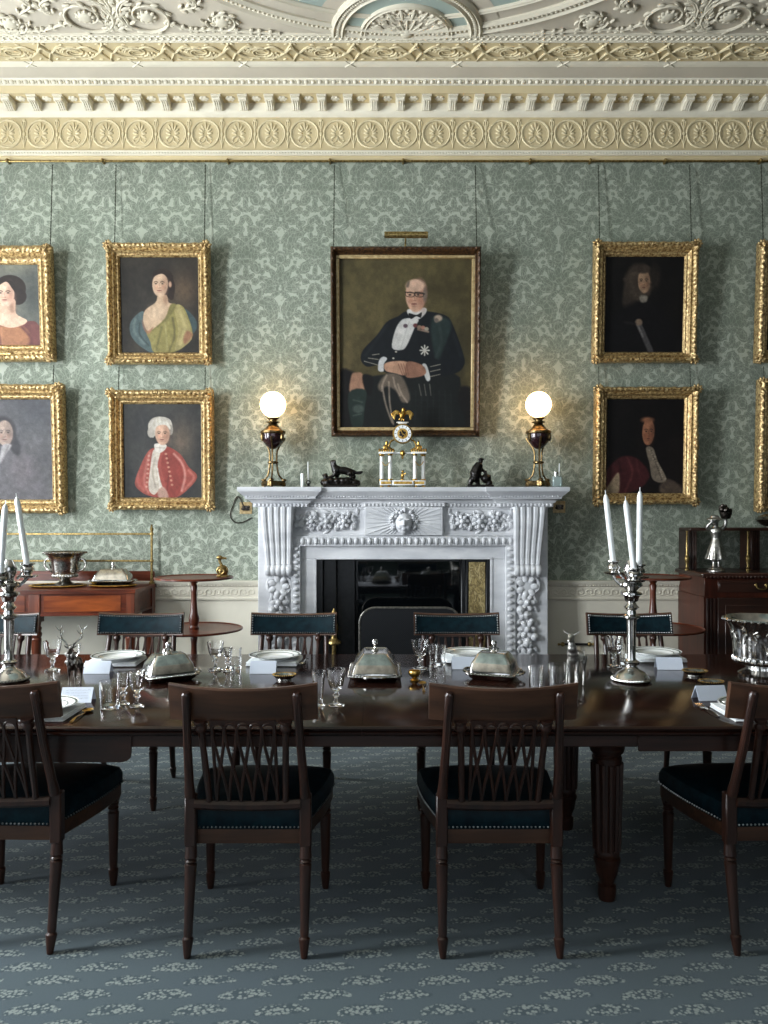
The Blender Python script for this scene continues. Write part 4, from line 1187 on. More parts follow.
# -- man in red coat with a powdered wig
def p_red():
    p = Paint(168,128,593,640, 150, 4); p.bg((46,46,46), (58,57,54)); p.glow(480,330,70,110,(112,92,74),.8); p.line([(240,140),(285,260),(270,420)], 5, (64,62,58), 8, .5)
    p.poly([(330,368),(296,395),(262,460),(228,558),(262,606),(320,632),(420,642),(486,618),(566,528),(520,470),(474,400),(400,358)], (162,66,54))
    p.poly([(400,370),(440,380),(500,480),(470,610),(420,636),(392,560),(370,450)], (150,54,44))
    p.line([(442,400),(484,450),(500,520),(482,600)], 12, (222,150,134), 10, .75); p.line([(312,395),(290,470),(280,560),(300,610)], 12, (206,120,104), 12, .7); p.line([(400,400),(415,470),(402,600)], 8, (112,36,32), 8, .7); p.line([(520,490),(548,530),(500,590)], 10, (208,126,108), 12, .6); p.line([(250,500),(244,560),(280,600)], 10, (196,104,90), 10, .5)
    for k in range(8): p.ell(398+k*4.5, 400+k*24, 7, 6, (204,140,112), 4, 0, .8); p.ell(306-k*2, 410+k*24, 7, 6, (214,160,136), 4, 0, .7)
    p.poly([(330,380),(368,385),(352,470),(378,580),(400,604),(360,600),(330,622),(302,586),(312,480)], (196,182,164)); p.line([(340,420),(325,500),(340,580)], 9, (150,134,118), 8, .7); p.line([(352,480),(365,590)], 7, (228,216,200), 6, .7)
    p.poly([(352,600),(385,580),(410,636),(360,640)], (178,134,116), 8)
    p.poly([(340,345),(400,350),(392,378),(362,395),(340,378)], (216,206,192)); p.line([(345,365),(392,368)], 5, (176,164,150), 5)
    p.poly([(305,270),(306,235),(330,206),(375,198),(420,212),(434,245),(432,280),(412,300),(345,300),(330,312),(312,300)], (186,176,160))
    p.ell(318,284,18,28,(170,160,146)); p.ell(424,270,14,28,(146,136,124))
    p.face(380,292,39,60,(208,160,130),(148,98,76),(92,72,58),-2,-.05)
    p.poly([(340,262),(352,228),(400,222),(424,252),(420,268),(400,244),(360,246)], (200,190,174)); 
    for k in range(5): p.line([(330+k*18,208+abs(k-2)*5),(324+k*22,240)], 4, (222,214,200), 6, .6)
    p.weave(); return p
# -- woman in russet dress
def p_russet():
    p = Paint(-205,250,268,815, 150, 5); p.bg((96,98,90), (124,122,104)); p.glow(230,480,70,200,(62,66,64),.7); p.glow(-60,300,150,120,(140,134,112),.4)
    p.poly([(-205,640),(-60,640),(0,655),(90,690),(190,645),(255,665),(268,820),(-205,820)], (112,58,54)); p.poly([(20,680),(150,680),(200,740),(180,815),(10,815)], (168,106,68), 30); p.line([(160,690),(210,760),(205,812)], 12, (92,44,48), 14, .7); p.line([(40,690),(30,810)], 8, (206,140,92), 16, .5); p.line([(-20,660),(20,740),(30,815)], 12, (84,40,44), 12, .7)
    p.ell(96,415,94,92,(44,33,28)); p.ell(140,470,52,60,(42,31,27)); p.ell(-2,490,40,66,(50,37,32))
    p.poly([(22,530),(120,490),(126,590),(190,638),(160,672),(90,690),(20,668),(-70,640),(-40,602),(20,590)], (222,180,148)); p.glow(105,555,24,50,(160,112,88),.7); p.glow(40,630,50,30,(236,202,172),.5)
    p.face(66,452,54,88,(226,184,154),(168,116,94),(62,44,36),-3,-.1,(176,88,80))
    p.poly([(8,420),(30,358),(66,345),(120,380),(132,450),(110,420),(80,372),(46,384)], (42,31,26)); p.weave(.1); return p
# -- dusky man with long hair
def p_dusky():
    p = Paint(-188,115,298,700, 140, 6); p.bg((76,74,78), (92,90,92), 5); p.glow(240,180,120,120,(56,58,66),.6)
    p.poly([(-188,480),(-40,420),(60,400),(170,440),(230,520),(250,700),(-188,700)], (92,88,92), 30, .9); p.glow(150,520,70,120,(104,94,98),.7)
    p.ell(56,300,66,84,(44,42,46),16); p.poly([(0,300),(-30,400),(-20,480),(40,440),(30,360)], (52,50,54), 14); p.poly([(95,300),(140,380),(130,440),(92,400)], (48,46,50), 14)
    p.face(66,312,40,74,(164,138,122),(104,86,80),(50,44,46),0,.0,(120,84,78))
    p.poly([(56,380),(98,380),(70,430),(46,480),(20,500),(40,440)], (158,152,152), 10); p.line([(84,385),(52,465)], 6, (112,106,108), 6, .6)
    p.weave(.16); return p
# -- seated man in dark evening coat with medals
def p_seated():
    p = Paint(88,138,680,885, 260, 7); p.bg((72,62,34), (92,80,44), 6); p.glow(150,330,70,190,(112,98,56),.7); p.glow(330,220,150,90,(88,78,44),.5); p.glow(640,500,80,160,(58,52,32),.6); p.glow(120,560,40,110,(122,104,62),.6)
    p.poly([(88,640),(160,640),(260,690),(600,720),(620,700),(690,720),(690,895),(88,895)], (24,21,20), 14)
    p.poly([(230,655),(600,640),(620,760),(625,890),(200,890),(215,720)], (24,27,26), 8)
    for k in range(9): p.line([(380+k*26,720),(370+k*28,885)], 5, (38,46,42), 6, .5)
    for k in range(6): p.line([(360,730+k*28),(610,740+k*26)], 4, (34,40,38), 6, .4)
    p.poly([(390,368),(350,390),(300,415),(255,475),(196,536),(184,580),(212,612),(270,606),(300,640),(470,655),(600,645),(648,605),(640,545),(592,420),(560,385),(480,368)], (20,24,28))
    p.poly([(500,400),(560,395),(590,430),(560,520),(530,580),(505,520)], (36,50,48), 14); p.line([(530,410),(545,500),(520,570)], 10, (56,70,66), 12, .6); p.line([(300,430),(250,500),(205,560)], 10, (38,42,46), 14, .6); p.line([(600,470),(630,560)], 12, (36,40,44), 14, .6)
    p.poly([(398,398),(442,404),(425,440),(392,515),(368,538),(324,528),(338,452),(365,408)], (202,198,192)); p.line([(400,415),(365,525)], 5, (160,156,150), 6, .6)
    p.poly([(394,360),(470,352),(474,376),(440,404),(404,392)], (206,200,194)); p.poly([(398,376),(432,384),(456,372),(452,396),(432,390),(408,402)], (22,22,24), 3)
    for (x, y, c) in ((384,432,(90,70,80)),(428,430,(110,50,50)),(446,438,(150,120,96)),(462,440,(170,110,90)),(478,446,(150,140,120))): p.ell(x, y, 10, 9, c, 4)
    p.line([(440,448),(486,458)], 8, (136,110,92), 5)
    p.ell(530,398,18,14,(176,150,126),8); p.ell(522,408,10,10,(120,104,92),6)
    for k in range(8): a = k*pi/4; p.line([(470,540),(470+cos(a)*20,540+sin(a)*22)], 6, (206,200,186), 4)
    for (x, y) in ((342,546),(330,575),(370,600)): p.ell(x, y, 5, 4, (190,180,160), 3)
    p.poly([(262,628),(266,585),(284,568),(302,576),(288,600),(286,632)], (198,196,194)); p.poly([(458,608),(478,603),(496,665),(478,672)], (194,192,188))
    p.poly([(290,600),(330,588),(390,590),(398,620),(380,650),(330,640),(295,630)], (192,140,108)); p.poly([(390,592),(440,596),(470,615),(474,645),(430,660),(385,655)], (150,100,76)); 
    for k in range(4): p.line([(352+k*12,600),(372+k*9,650)], 4, (120,76,58), 4, .7)
    for k in range(3):
        p.line([(200+k*18,588-k*14),(258+k*4,604-k*24)], 3.5, (150,142,124), 3); p.line([(496,612+k*22),(540,602+k*22)], 3.5, (140,132,116), 3)
    p.poly([(300,645),(360,650),(392,700),(404,760),(370,770),(340,720),(300,700),(270,720),(262,690)], (104,90,76), 10)
    for a, b in (((300,650),(278,720)), ((310,680),(330,868)), ((350,690),(392,770)), ((280,700),(324,860)), ((330,660),(360,740))): p.line([a, ((a[0]+b[0])/2-6, (a[1]+b[1])/2), b], 8, (158,138,118), 6, .8)
    for k in range(3): p.line([(445+k*24,690),(455+k*22,740)], 4, (128,122,108), 4, .7)
    p.poly([(142,650),(165,638),(192,646),(204,716),(136,730)], (176,124,94), 8); p.poly([(192,650),(240,660),(230,740),(204,720)], (20,18,18), 8)
    p.poly([(128,732),(206,716),(200,800),(188,884),(146,884)], (38,52,46), 6); p.ell(172,800,24,18,(92,104,96),10,0,.7); p.line([(150,760),(190,770)], 6, (64,78,70), 6); p.line([(150,830),(186,822)], 6, (70,84,76), 6)
    p.ell(446,285,36,62,(120,92,72),10); p.face(428,300,44,72,(208,156,124),(140,84,64),(84,64,52),-3,-.14)
    p.ell(428,256,42,26,(214,168,138),10); p.ell(470,296,9,30,(118,98,84),6); p.poly([(386,262),(392,242),(404,234),(398,262)], (120,100,84), 6)
    for e in (402, 444): p.line([(e-18,284),(e+18,288),(e+16,304),(e-14,302),(e-18,284)], 2.6, (36,28,26), 3)
    p.line([(382,284),(470,292)], 3.5, (26,20,20), 3); p.weave(.14); return p
# -- man in a long pale wig
def p_wig():
    p = Paint(95,95,380,440, 140, 8); p.bg((15,13,14), (22,19,18)); p.ell(216,188,52,68,(66,54,44),14); p.ell(186,236,26,44,(62,51,42),14); p.ell(178,262,18,22,(54,45,38),10); p.ell(276,168,18,44,(40,33,28),14)
    for k in range(26): a = p.rs.rand()*6.28; r = .4+.6*p.rs.rand(); p.ell(212+cos(a)*46*r, 190+sin(a)*62*r, 8, 7, (86,72,58), 6, 0, .5)
    p.poly([(140,300),(230,255),(310,290),(360,440),(110,440)], (18,16,18), 20); p.poly([(222,236),(248,236),(246,256),(226,258)], (128,118,104), 6)
    p.face(236,184,22,42,(164,126,94),(92,64,48),(52,40,32),-3,-.05,(120,66,54)); p.ell(232,140,26,16,(62,50,41),8)
    p.line([(216,330),(240,380),(266,436)], 20, (74,70,70), 6); p.line([(212,330),(236,382)], 6, (126,120,116), 5, .8); p.ell(220,330,13,12,(134,108,86),6); p.line([(170,330),(205,336)], 8, (38,34,34), 8); p.weave(.18); return p
# -- man in lace cravat and crimson drape
def p_crimson():
    p = Paint(103,613,385,958, 140, 9); p.bg((17,13,13), (24,18,17)); p.ell(246,724,34,52,(20,15,14),8); p.ell(240,770,28,40,(20,15,14),8); p.ell(282,760,18,44,(19,14,13),8)
    p.poly([(103,880),(140,836),(176,820),(222,834),(262,886),(240,930),(180,958),(103,958)], (72,26,28), 8); p.line([(180,826),(200,880),(176,950)], 8, (112,48,46), 8, .7); p.line([(150,840),(160,880)], 7, (44,16,18), 8, .8); p.line([(215,840),(228,900)], 7, (98,40,40), 8, .6)
    p.poly([(103,945),(128,905),(150,882),(154,930),(146,958),(103,958)], (158,132,100), 6); p.poly([(300,930),(330,905),(370,925),(382,955),(310,958)], (84,68,56), 10)
    p.poly([(248,792),(274,792),(292,840),(324,904),(300,918),(272,902),(262,850)], (124,108,90), 4)
    for k in range(14): p.ell(258+k*4+p.rs.rand()*12, 800+k*8, 4, 3.5, (168,150,128), 3, 0, .7); p.ell(268+k*3, 802+k*8, 3, 3, (70,58,48), 3, 0, .7)
    p.face(256,734,22,48,(168,104,70),(92,52,38),(40,28,24),2,.05,(128,58,46)); p.ell(252,690,22,10,(150,92,62),8); p.weave(.18); return p
# -- the two pictures cut by the right edge
def p_edge(seed):
    p = Paint(0,0,100,122, 60, seed); p.bg((20,16,15), (32,26,22)); p.poly([(15,122),(25,80),(50,66),(75,80),(88,122)], (36,28,26), 6); p.ell(50,44,15,20,(26,20,18)); p.face(50,46,10,15,(150,108,80),(90,60,46),(40,30,26)); p.poly([(44,60),(56,60),(54,74),(46,74)], (130,120,106)); p.weave(); return p

picture('gilt-framed portrait of a woman in a russet dress, left edge of the upper row', (-58,246,52,360), (-42,264,37,343), p_russet(), lean=4.2, chains=((50,164),), plaque=True)
picture('gilt-framed portrait of a woman in a yellow dress and blue wrap', (106.5,243,209.5,362.5), (119,256.5,197,350.5), p_yellow(), lean=3.4, chains=((114,164),(204,164)))
picture('gilt-framed dusky portrait of a long-haired man, left edge of the lower row', (-64,384,63.5,513), (-48,399,50.5,499), p_dusky(), lean=3.0, chains=((52,364),))
picture('gilt-framed portrait of a man in a red coat and white wig', (108.5,389.5,212.5,509.5), (120.5,403.5,198.5,497), p_red(), lean=2.2, chains=((117,367),(204,367)))
big = picture('large dark-framed portrait of a seated man in a black coat with medals, above the mantel', (331,249,480,436), (339.5,260.5,470.5,426), p_seated(), style='dark', lean=4.6, chains=((334,164),(476,164)))
picture('gilt-framed dark portrait of a man with a long curly wig holding a baton', (594,242,698,361), (606,256,684,350), p_wig(), lean=3.6, chains=((600,164),(692,164)))
picture('gilt-framed dark portrait of a man with lace cravat and crimson drape, behind the candles', (595.5,386.5,699,504), (608,398.5,685,492.5), p_crimson(), lean=2.4, chains=((600,366),(692,366)))
picture('gilt picture frame cut off by the right edge, upper of the two', (758.5,242.5,862,361), (771,256,850,348), p_edge(21), lean=3.6, chains=((764,164),(856,164)))
picture('gilt picture frame cut off by the right edge, lower of the two', (759,379,866,511), (770,393,852,497), p_edge(22), lean=2.4, chains=((766,366),(856,366)))
# brass picture light over the big portrait
h_ = (436-249)*5.965/F/2
plt = MB().tube([(-.160,-.16,h_+.055), (.160,-.16,h_+.055)], .024, 10)
plo = plt.build('picture_light', M_BRASS, big)
MB().tube([(0,.03,h_-.02), (0,.03,h_+.09), (0,-.06,h_+.11), (0,-.16,h_+.065)], .006, 6).build('bracket', M_BRASS, plo)
# ---------------------------------------------------------------- on the mantel shelf
SHZ = 1.6575
def oil_lamp(px, lab):
    d = 5.875
    t = thing('oil_lamp', lab, 'lamp', (PX(px, d), d, SHZ+.001), 0, 'pair of lit oil lamps on the mantel')
    b = MB(); out = []
    for k in range(3):
        for (r, da) in ((.092,-.32), (.105,0), (.092,.32), (.055,1.047)): a = -pi/2+k*2*pi/3+da; out.append((r*cos(a), r*sin(a)))
    b.prism(out, .012, .036, 'z'); b.prism([(x*.93, y*.93) for x, y in out], .036, .044, 'z')
    for k in range(3): a = -pi/2+k*2*pi/3; b.ell((.085*cos(a), .085*sin(a), .008), (.014,.014,.008), 8, 5)
    b.build('base', M_LAMP, t)
    for k in range(3):
        a = -pi/2+k*2*pi/3+.0; 
        pts = catmull([(.088,.046), (.075,.058), (.045,.09), (.032,.15), (.030,.20), (.034,.25), (.058,.295), (.085,.325), (.095,.345)], 4)
        MB().tube([(r*cos(a), r*sin(a), z) for r, z in pts], .0068, 7).ell((.088*cos(a), .088*sin(a), .052), (.02,.02,.012), 8, 5).build('leg', M_LAMP, t)
    MB().torus((0,0,.172), .034, .008, 18, 6).build('ring', M_LAMP, t)
    MB().lathe([(0,.262),(.018,.266),(.05,.285),(.076,.315),(.084,.345),(.084,.372),(.07,.378),(0,.38)], 20).build('reservoir', M_URN, t)
    MB().lathe([(.086,.366),(.094,.372),(.094,.386),(.086,.392),(.07,.397),(.05,.415),(.036,.432),(.028,.44),(.05,.447),(.052,.452),(.028,.456),(.03,.466),(.045,.474),(.045,.479),(.02,.479)], 20).build('collar', M_LAMP, t)
    for k in range(3):
        a = -pi/2+k*2*pi/3+pi/3; MB().ell((.085*cos(a), .085*sin(a), .345), (.014,.014,.03), 8, 6).build('mount', M_LAMP, t)
    zs = lambda q: .482+q*.180; gr = [(.0965*sin(radians(g)), .5-.5*cos(radians(g))) for g in (24,36,50,64,78,90,102,116,130,144,158)]
    MB().lathe([(r, zs(q)) for r, q in gr]+[(r-.004, zs(q)-.003*(1 if q > .5 else -1)) for r, q in reversed(gr)], 28, closed=True).build('globe_shade', M_GLOBE, t)
    t.scale = (1, 1, 1.085)
    return t
oil_lamp(273, 'lit brass oil lamp with glowing globe, left end of the mantel shelf')
oil_lamp(538.5, 'lit brass oil lamp with glowing globe, right end of the mantel shelf')

# bronze dog with its game, left of the clock (faces left)
d = 5.86; s_ = d/F
t = thing('dog_statuette', 'small dark bronze statuette of a setter dog on a rocky base', 'statuette', (PX(344, d), d, SHZ+.001))
def dg(x, y): return ((x-400)*s_*50/768, (492-y)*s_*35/538)        # zoomed-photo coordinates to metres
g = MB()
def E(x, y, rx, ry, ry_=.03, yo=0, rot=0):
    a, b = dg(x, y); g.ell((a, yo, b), (rx*s_*50/768, ry_, ry*s_*35/538), 10, 7, rot=Euler((0, radians(rot), 0)))
def Tb(pts, rs_, yo=0):
    g.tube([(dg(x, y)[0], yo+(o if len(q) > 2 else 0), dg(x, y)[1]) for q in pts for x, y, o in [(q[0], q[1], q[2] if len(q) > 2 else 0)]], rs_, 8)
E(400,235,150,62,.034,0,6); E(290,225,85,72,.036); E(475,255,75,62,.034)
Tb([(270,210),(240,150),(228,120)], [.030,.024,.022]); E(232,105,50,40,.024); Tb([(222,105),(195,100)], [.018,.012]); E(262,110,18,45,.02,-.018); E(262,110,18,45,.02,.018)
Tb([(280,260,-.02),(250,310,-.02),(190,335,-.02),(150,345,-.02)], [.020,.015,.011,.009]); Tb([(310,270,.02),(285,330,.02),(265,370,.02)], [.020,.014,.010])
Tb([(490,280,-.022),(520,320,-.022),(500,365,-.022)], [.024,.016,.012]); Tb([(500,280,.022),(560,330,.022),(540,375,.022)], [.024,.016,.012])
Tb([(520,235),(590,270),(650,268),(695,250)], [.016,.013,.014,.006])
g = g.fuse(.0055, 3); g.build('dog', M_BRONZE, t)
g = MB()
rr = random.Random(3)
for k in range(18): x = 90+k*30; E(x, 430+rr.uniform(-20,10)-40*sin((k)/17*pi), 60, 55, .045, rr.uniform(-.015,.015))
E(120,330,40,55,.03); Tb([(110,330),(130,270)], [.014,.006]); Tb([(90,310),(60,300)], [.012,.006])
g.box(-.155, .105, -.06, .06, 0, .02, .004)
g = g.fuse(.006, 2); g.build('rocky_base', M_BRONZE, t)

# gilt and marble portico clock
d = 5.85; s_ = d/F
t = thing('mantel_clock', 'white marble and gilt portico mantel clock topped by a spread-winged bird', 'clock', (PX(402.5, d), d, SHZ+.001))
Zq = lambda py: (484.5-py)*s_
m = MB()
for (a, b) in ((-.17,-.075), (-.09,.095), (.075,.17)): m.box(a, b, -.05, .05, .014, .05, .004)
o = m.build('base', M_PORCELAIN, t)
m = MB()
for x in (-.155, -.1, 0.1, .155): m.lathe([(.012,0),(.014,.006),(.008,.014)], 8, (x, -.035, 0)); m.lathe([(.012,0),(.014,.006),(.008,.014)], 8, (x, .035, 0))
for (a, b) in ((-.16,-.085), (-.065,.07), (.09,.16)): m.box(a, b, -.053, -.05, .022, .042, .001)
m.build('gilt_mount', M_GILT, o)
for x, y in ((-.155,.015), (-.092,-.025), (.092,-.025), (.155,.015)):
    c = MB().lathe([(.0155,.058),(.015,.07),(.0145,.22),(.0135,.232)], 14, (x, y, 0)).build('column', M_PORCELAIN, t)
    MB().lathe([(.02,.0505),(.02,.056),(.017,.062)], 12, (x, y, 0)).build('column_base', M_GILT, c)
    MB().lathe([(.014,.232),(.02,.24),(.02,.246)], 12, (x, y, 0)).build('capital', M_GILT, c)
m = MB()
for s in (-1, 1): m.box(s*.065, s*.178, -.05, .05, .247, .262, .004)
m.box(-.08, .08, -.03, .03, .249, .260, .003); m.box(-.033, .033, -.02, .02, Zq(421), Zq(419.2), .002); m.box(-.045, .045, -.025, .025, Zq(420), Zq(421.0)+.012, .004)
m.build('entablature', M_PORCELAIN, t)
m = MB()
for s in (-1, 1):
    for k in range(7): m.lathe([(.005,0),(.007,.008),(.003,.014),(.006,.02),(0,.026)], 7, (s*(.07+k*.017), -.045, .262))
    m.tube([(s*.068,-.048,.275), (s*.176,-.048,.275)], .003, 5)
    m.ell((s*.125, -.03, .29), (.02,.012,.025), 7, 5); m.ell((s*.118, -.03, .325), (.010,.010,.022), 7, 5)
    m.tube(catmull([(s*.06,-.02,.27), (s*.10,-.03,.30), (s*.085,-.03,.34), (s*.062,-.03,.35)], 4), .007, 6)
m.ell((0,-.03,.25), (.02,.02,.025), 8, 6); m.ell((0,-.03,.222), (.008,.008,.015), 6, 5)
m.build('ornament', M_GILT, t); m = MB()
for s in (-1, 1):
    m.tube([(s*.155+s*-.06*k/8, -.045+.01*0, .19-.03*sin(pi*k/8)) for k in range(9)], .0028, 5)
m.build('swag_chain', M_GILT, t)
DZ = Zq(431.5)
Mx = Matrix.Translation((0, 0, DZ)) @ Matrix.Rotation(pi/2, 4, 'X')
dr = MB().lathe([(0,-.03),(.066,-.03),(.068,-.01),(.068,.03),(.075,.036),(.073,.046),(.064,.048),(.064,.044),(0,.044)], 30, M=Mx).build('drum', M_GILT, t)
MB().lathe([(.040,.0445),(.063,.0445),(.063,.047),(.040,.047)], 30, M=Mx, closed=True).build('dial', M_PORCELAIN, dr)
m = MB()
for k in range(12):
    a = k*pi/6; m.box(-.0022, .0022, -.0485, -.0472, .046, .060, 0, M=Matrix.Translation((0,0,DZ)) @ Matrix.Rotation(a, 4, 'Y'))
for k in range(12): a = k*pi/6; m.ell((.02*cos(a)*(.6+.4*(k%2)), -.046, DZ+.02*sin(a)*(.6+.4*(k%2))), (.008,.003,.008), 6, 4)
m.build('numeral_ring', M_BRONZE, dr)
m = MB()
for (L, a) in ((.034, 2.2), (.05, -.5)): m.box(-.0025, .0025, -.052, -.0495, -.008, L, 0, M=Matrix.Translation((0,0,DZ)) @ Matrix.Rotation(a, 4, 'Y'))
m.build('hand', M_GILT, dr)
g = MB(); z0 = Zq(420)+.012
g.ell((0,0,z0+.045), (.022,.02,.032), 9, 7, rot=Euler((0,.3,0))); g.ell((.006,-.004,z0+.088), (.013,.012,.012), 8, 6); g.tube([(.004,0,z0+.06),(.006,0,z0+.09)], [.014,.010], 7); g.tube([(.012,-.004,z0+.09),(.03,-.004,z0+.082)], [.006,.002], 6)
for s in (-1, 1):
    g.tube([(s*.008,0,z0), (s*.006,0,z0+.025)], .005, 6)
    for q in range(5): g.tube(catmull([(s*.016,.006,z0+.06), (s*.05,.008,z0+.078-q*.006), (s*(.085-q*.006),.008,z0+.05-q*.010)], 3), [.009]*3+[.008,.007,.006,.004], 6)
g.tube([(0,.01,z0+.03),(-.03,.02,z0+.012)], [.012,.005], 6)
g.fuse(.004, 1).build('bird_finial', M_GILT, t)
g = MB(); g.lathe([(.018,.05),(.018,.058),(.008,.062)], 10); g.ell((0,0,.085), (.013,.012,.024), 8, 6); g.ell((.002,-.002,.118), .010, 8, 6); g.tube([(.008,0,.095),(.024,-.006,.105)], .005, 6)
g.build('little_figure', M_GILT, t)

# bronze seated figure in a hat, right of the clock
d = 5.86; s_ = d/F
t = thing('figure_statuette', 'small dark bronze statuette of a seated person in a wide hat', 'statuette', (PX(480, d), d, SHZ+.001))
def mg(x, y): return ((x-384)*s_*40/768, (690-y)*s_*40/768)
g = MB()
def E(x, y, rx, ry, ry_=.03, yo=0, rot=0):
    a, b = mg(x, y); k = s_*40/768; g.ell((a, yo, b), (rx*k, ry_, ry*k), 9, 7, rot=Euler((0, radians(rot), 0)))
def Tb(pts, rs_, yo=0): g.tube([(mg(x, y)[0], yo, mg(x, y)[1]) for x, y in pts], rs_, 7)
E(400,190,44,48,.024); E(410,150,75,14,.036); E(405,140,42,22,.024)
Tb([(380,230),(330,330),(290,450)], [.030,.040,.046]); E(300,440,110,110,.045); E(270,520,95,70,.045)
Tb([(330,270),(400,330),(480,400)], [.018,.014,.011]); Tb([(300,280),(240,380),(230,450)], [.018,.016,.012])
Tb([(300,500),(330,560),(340,620)], [.026,.022,.016]); Tb([(240,520),(200,590),(190,640)], [.026,.022,.016]); Tb([(340,620),(380,640)], [.016,.010])
E(500,520,105,95,.045); E(560,480,40,40,.02); E(500,400,22,40,.015); Tb([(560,470),(600,460)], [.012,.005]); E(560,600,70,60,.04)
g.box(mg(130,0)[0], mg(640,0)[0], -.055, .055, 0, .018, .004)
g.fuse(.005, 2).build('figure', M_BRONZE, t)

# small white objects at both ends
d = 5.80
t = thing('candle_stub', 'short white candle stub on the mantel beside the left oil lamp', 'candle', (PX(302.5, d), d, SHZ+.001))
MB().lathe([(.013,0),(.0135,.004),(.0145,.098),(.010,.102),(0,.101)], 14).build('candle', M_WAX, t)
MB().tube([(0,0,.1),(0.001,0,.112)], .0015, 5).build('wick', M_BRONZE, t)
t = thing('taper_holder', 'thin taper in a small dark ring holder behind the candle stub', 'candle holder', (PX(308.5, 5.84), 5.84, SHZ+.001))
MB().lathe([(.022,0),(.022,.006),(.010,.010),(.010,.03),(0,.03)], 12).torus((.0,-.012,.035), .014, .004, 14, 6, axis='y').build('holder', M_BRONZE, t)
MB().tube([(0,0,.031),(-.004,0,.19)], [.006,.004], 8).build('taper', M_WAX, t)
t = thing('scent_bottle', 'small square glass bottle with a reed on the right end of the mantel', 'bottle', (PX(557, 5.80), 5.80, SHZ+.001))
gb_ = NT('pale_blue_glass'); gb_.p(col=rgb(205,222,222), rough=.08, trans=.65, ior=1.45)
MB().box(-.036, .036, -.026, .026, 0, .082, .010).build('body', gb_.m, t)
MB().lathe([(.012,.0825),(.012,.098),(.016,.099),(.016,.112),(0,.113)], 12, (-.008,0,0)).build('stopper', M_SILVER, t)
MB().tube([(.016,0,.083),(.017,-.002,.175)], .0036, 6).build('reed', M_WAX, t)

# ---------------------------------------------------------------- mahogany serving table, left
SD = 5.50
XRr = -1.785
t = thing('serving_table', 'bow-fronted red mahogany serving table with a brass rail, left of the fireplace', 'side table', (-2.6, 5.78, 0))
ox, oy = -2.6, 5.78
xs = [-3.75, XRr]
def front(x):        # bowed front line
    u = (x-ox)/ (XRr-ox); return 5.50-.02+.07*u*u if abs(u) <= 1 else 5.55
ol = [(x, front(x)) for x in np.linspace(-3.42, XRr, 24)]
def slab(z0, z1, off): return [( (x-ox)*(1+off/.8), y-oy-off) for x, y in ol]+[((XRr-ox)*(1+off/.8), 6.05-oy), ((-3.42-ox)*(1+off/.8), 6.05-oy)]
MB().prism(slab(0,0,.018), .900, .926, 'z').build('top', M_RED, t)
fr_ = MB().prism(slab(0,0,0), .745, .8995, 'z'); fr_.prism(slab(0,0,.008), .745, .757, 'z'); fr_.build('frieze_rail', M_RED, t)
MB().box(-3.42-ox, XRr-ox, 6.035-oy, 6.055-oy, .9265, 1.022, .003).build('back_board', M_RED, t)
for x in (-2.455, XRr-.03, -3.39):
    for yy in ((front(x)+.035, 6.0) if x > -2 or x < -3 else (front(x)+.03,)):
        m = MB(); c = (x-ox, yy-oy, 0)
        m.box(c[0]-.04, c[0]+.04, c[1]-.038, c[1]+.038, .70, .90, .003)
        m.lathe([(.016,0),(.022,.02),(.024,.05),(.018,.06),(.020,.09),(.034,.56),(.037,.58),(.03,.59),(.038,.605),(.038,.62),(.03,.635),(.036,.65),(.036,.66),(.028,.67),(.034,.70)], 14, c)
        m.build('leg', M_REDZ, t)
for (x0, x1) in ((-2.39, -1.87), (-3.3, -2.52)):
    m = MB(); P = [(x-ox, front(x)-oy-.004) for x in np.linspace(x0, x1, 10)]
    m.prism([(a, b) for a, b in P]+[(a, b+.008) for a, b in reversed(P)], .775, .885, 'z')
    dwr = m.build('drawer', wood('figured_mahogany', rgb(78,30,14), rgb(160,82,38), .25, 3, 'x', .4), t)
br_ = MB(); zr = (PZ(534, 6.0), PZ(561, 6.0))
for z in zr: br_.tube([(-3.4-ox, 6.02-oy, z), (XRr-.01-ox, 6.02-oy, z)], .008, 8)
for x in (XRr-.012, -3.39):
    br_.tube([(x-ox, 6.02-oy, .927), (x-ox, 6.02-oy, zr[0]+.03)], .0095, 8)
    for z in zr: br_.ell((x-ox, 6.02-oy, z), .016, 8, 6)
    br_.lathe([(.022,0),(.022,.01),(.012,.02)], 10, (x-ox, 6.02-oy, .927)); br_.lathe([(.008,0),(.016,.018),(.006,.034),(.010,.044),(0,.056)], 10, (x-ox, 6.02-oy, zr[0]+.02))
br_.build('brass_gallery', M_BRASS, t)
ST = .9265
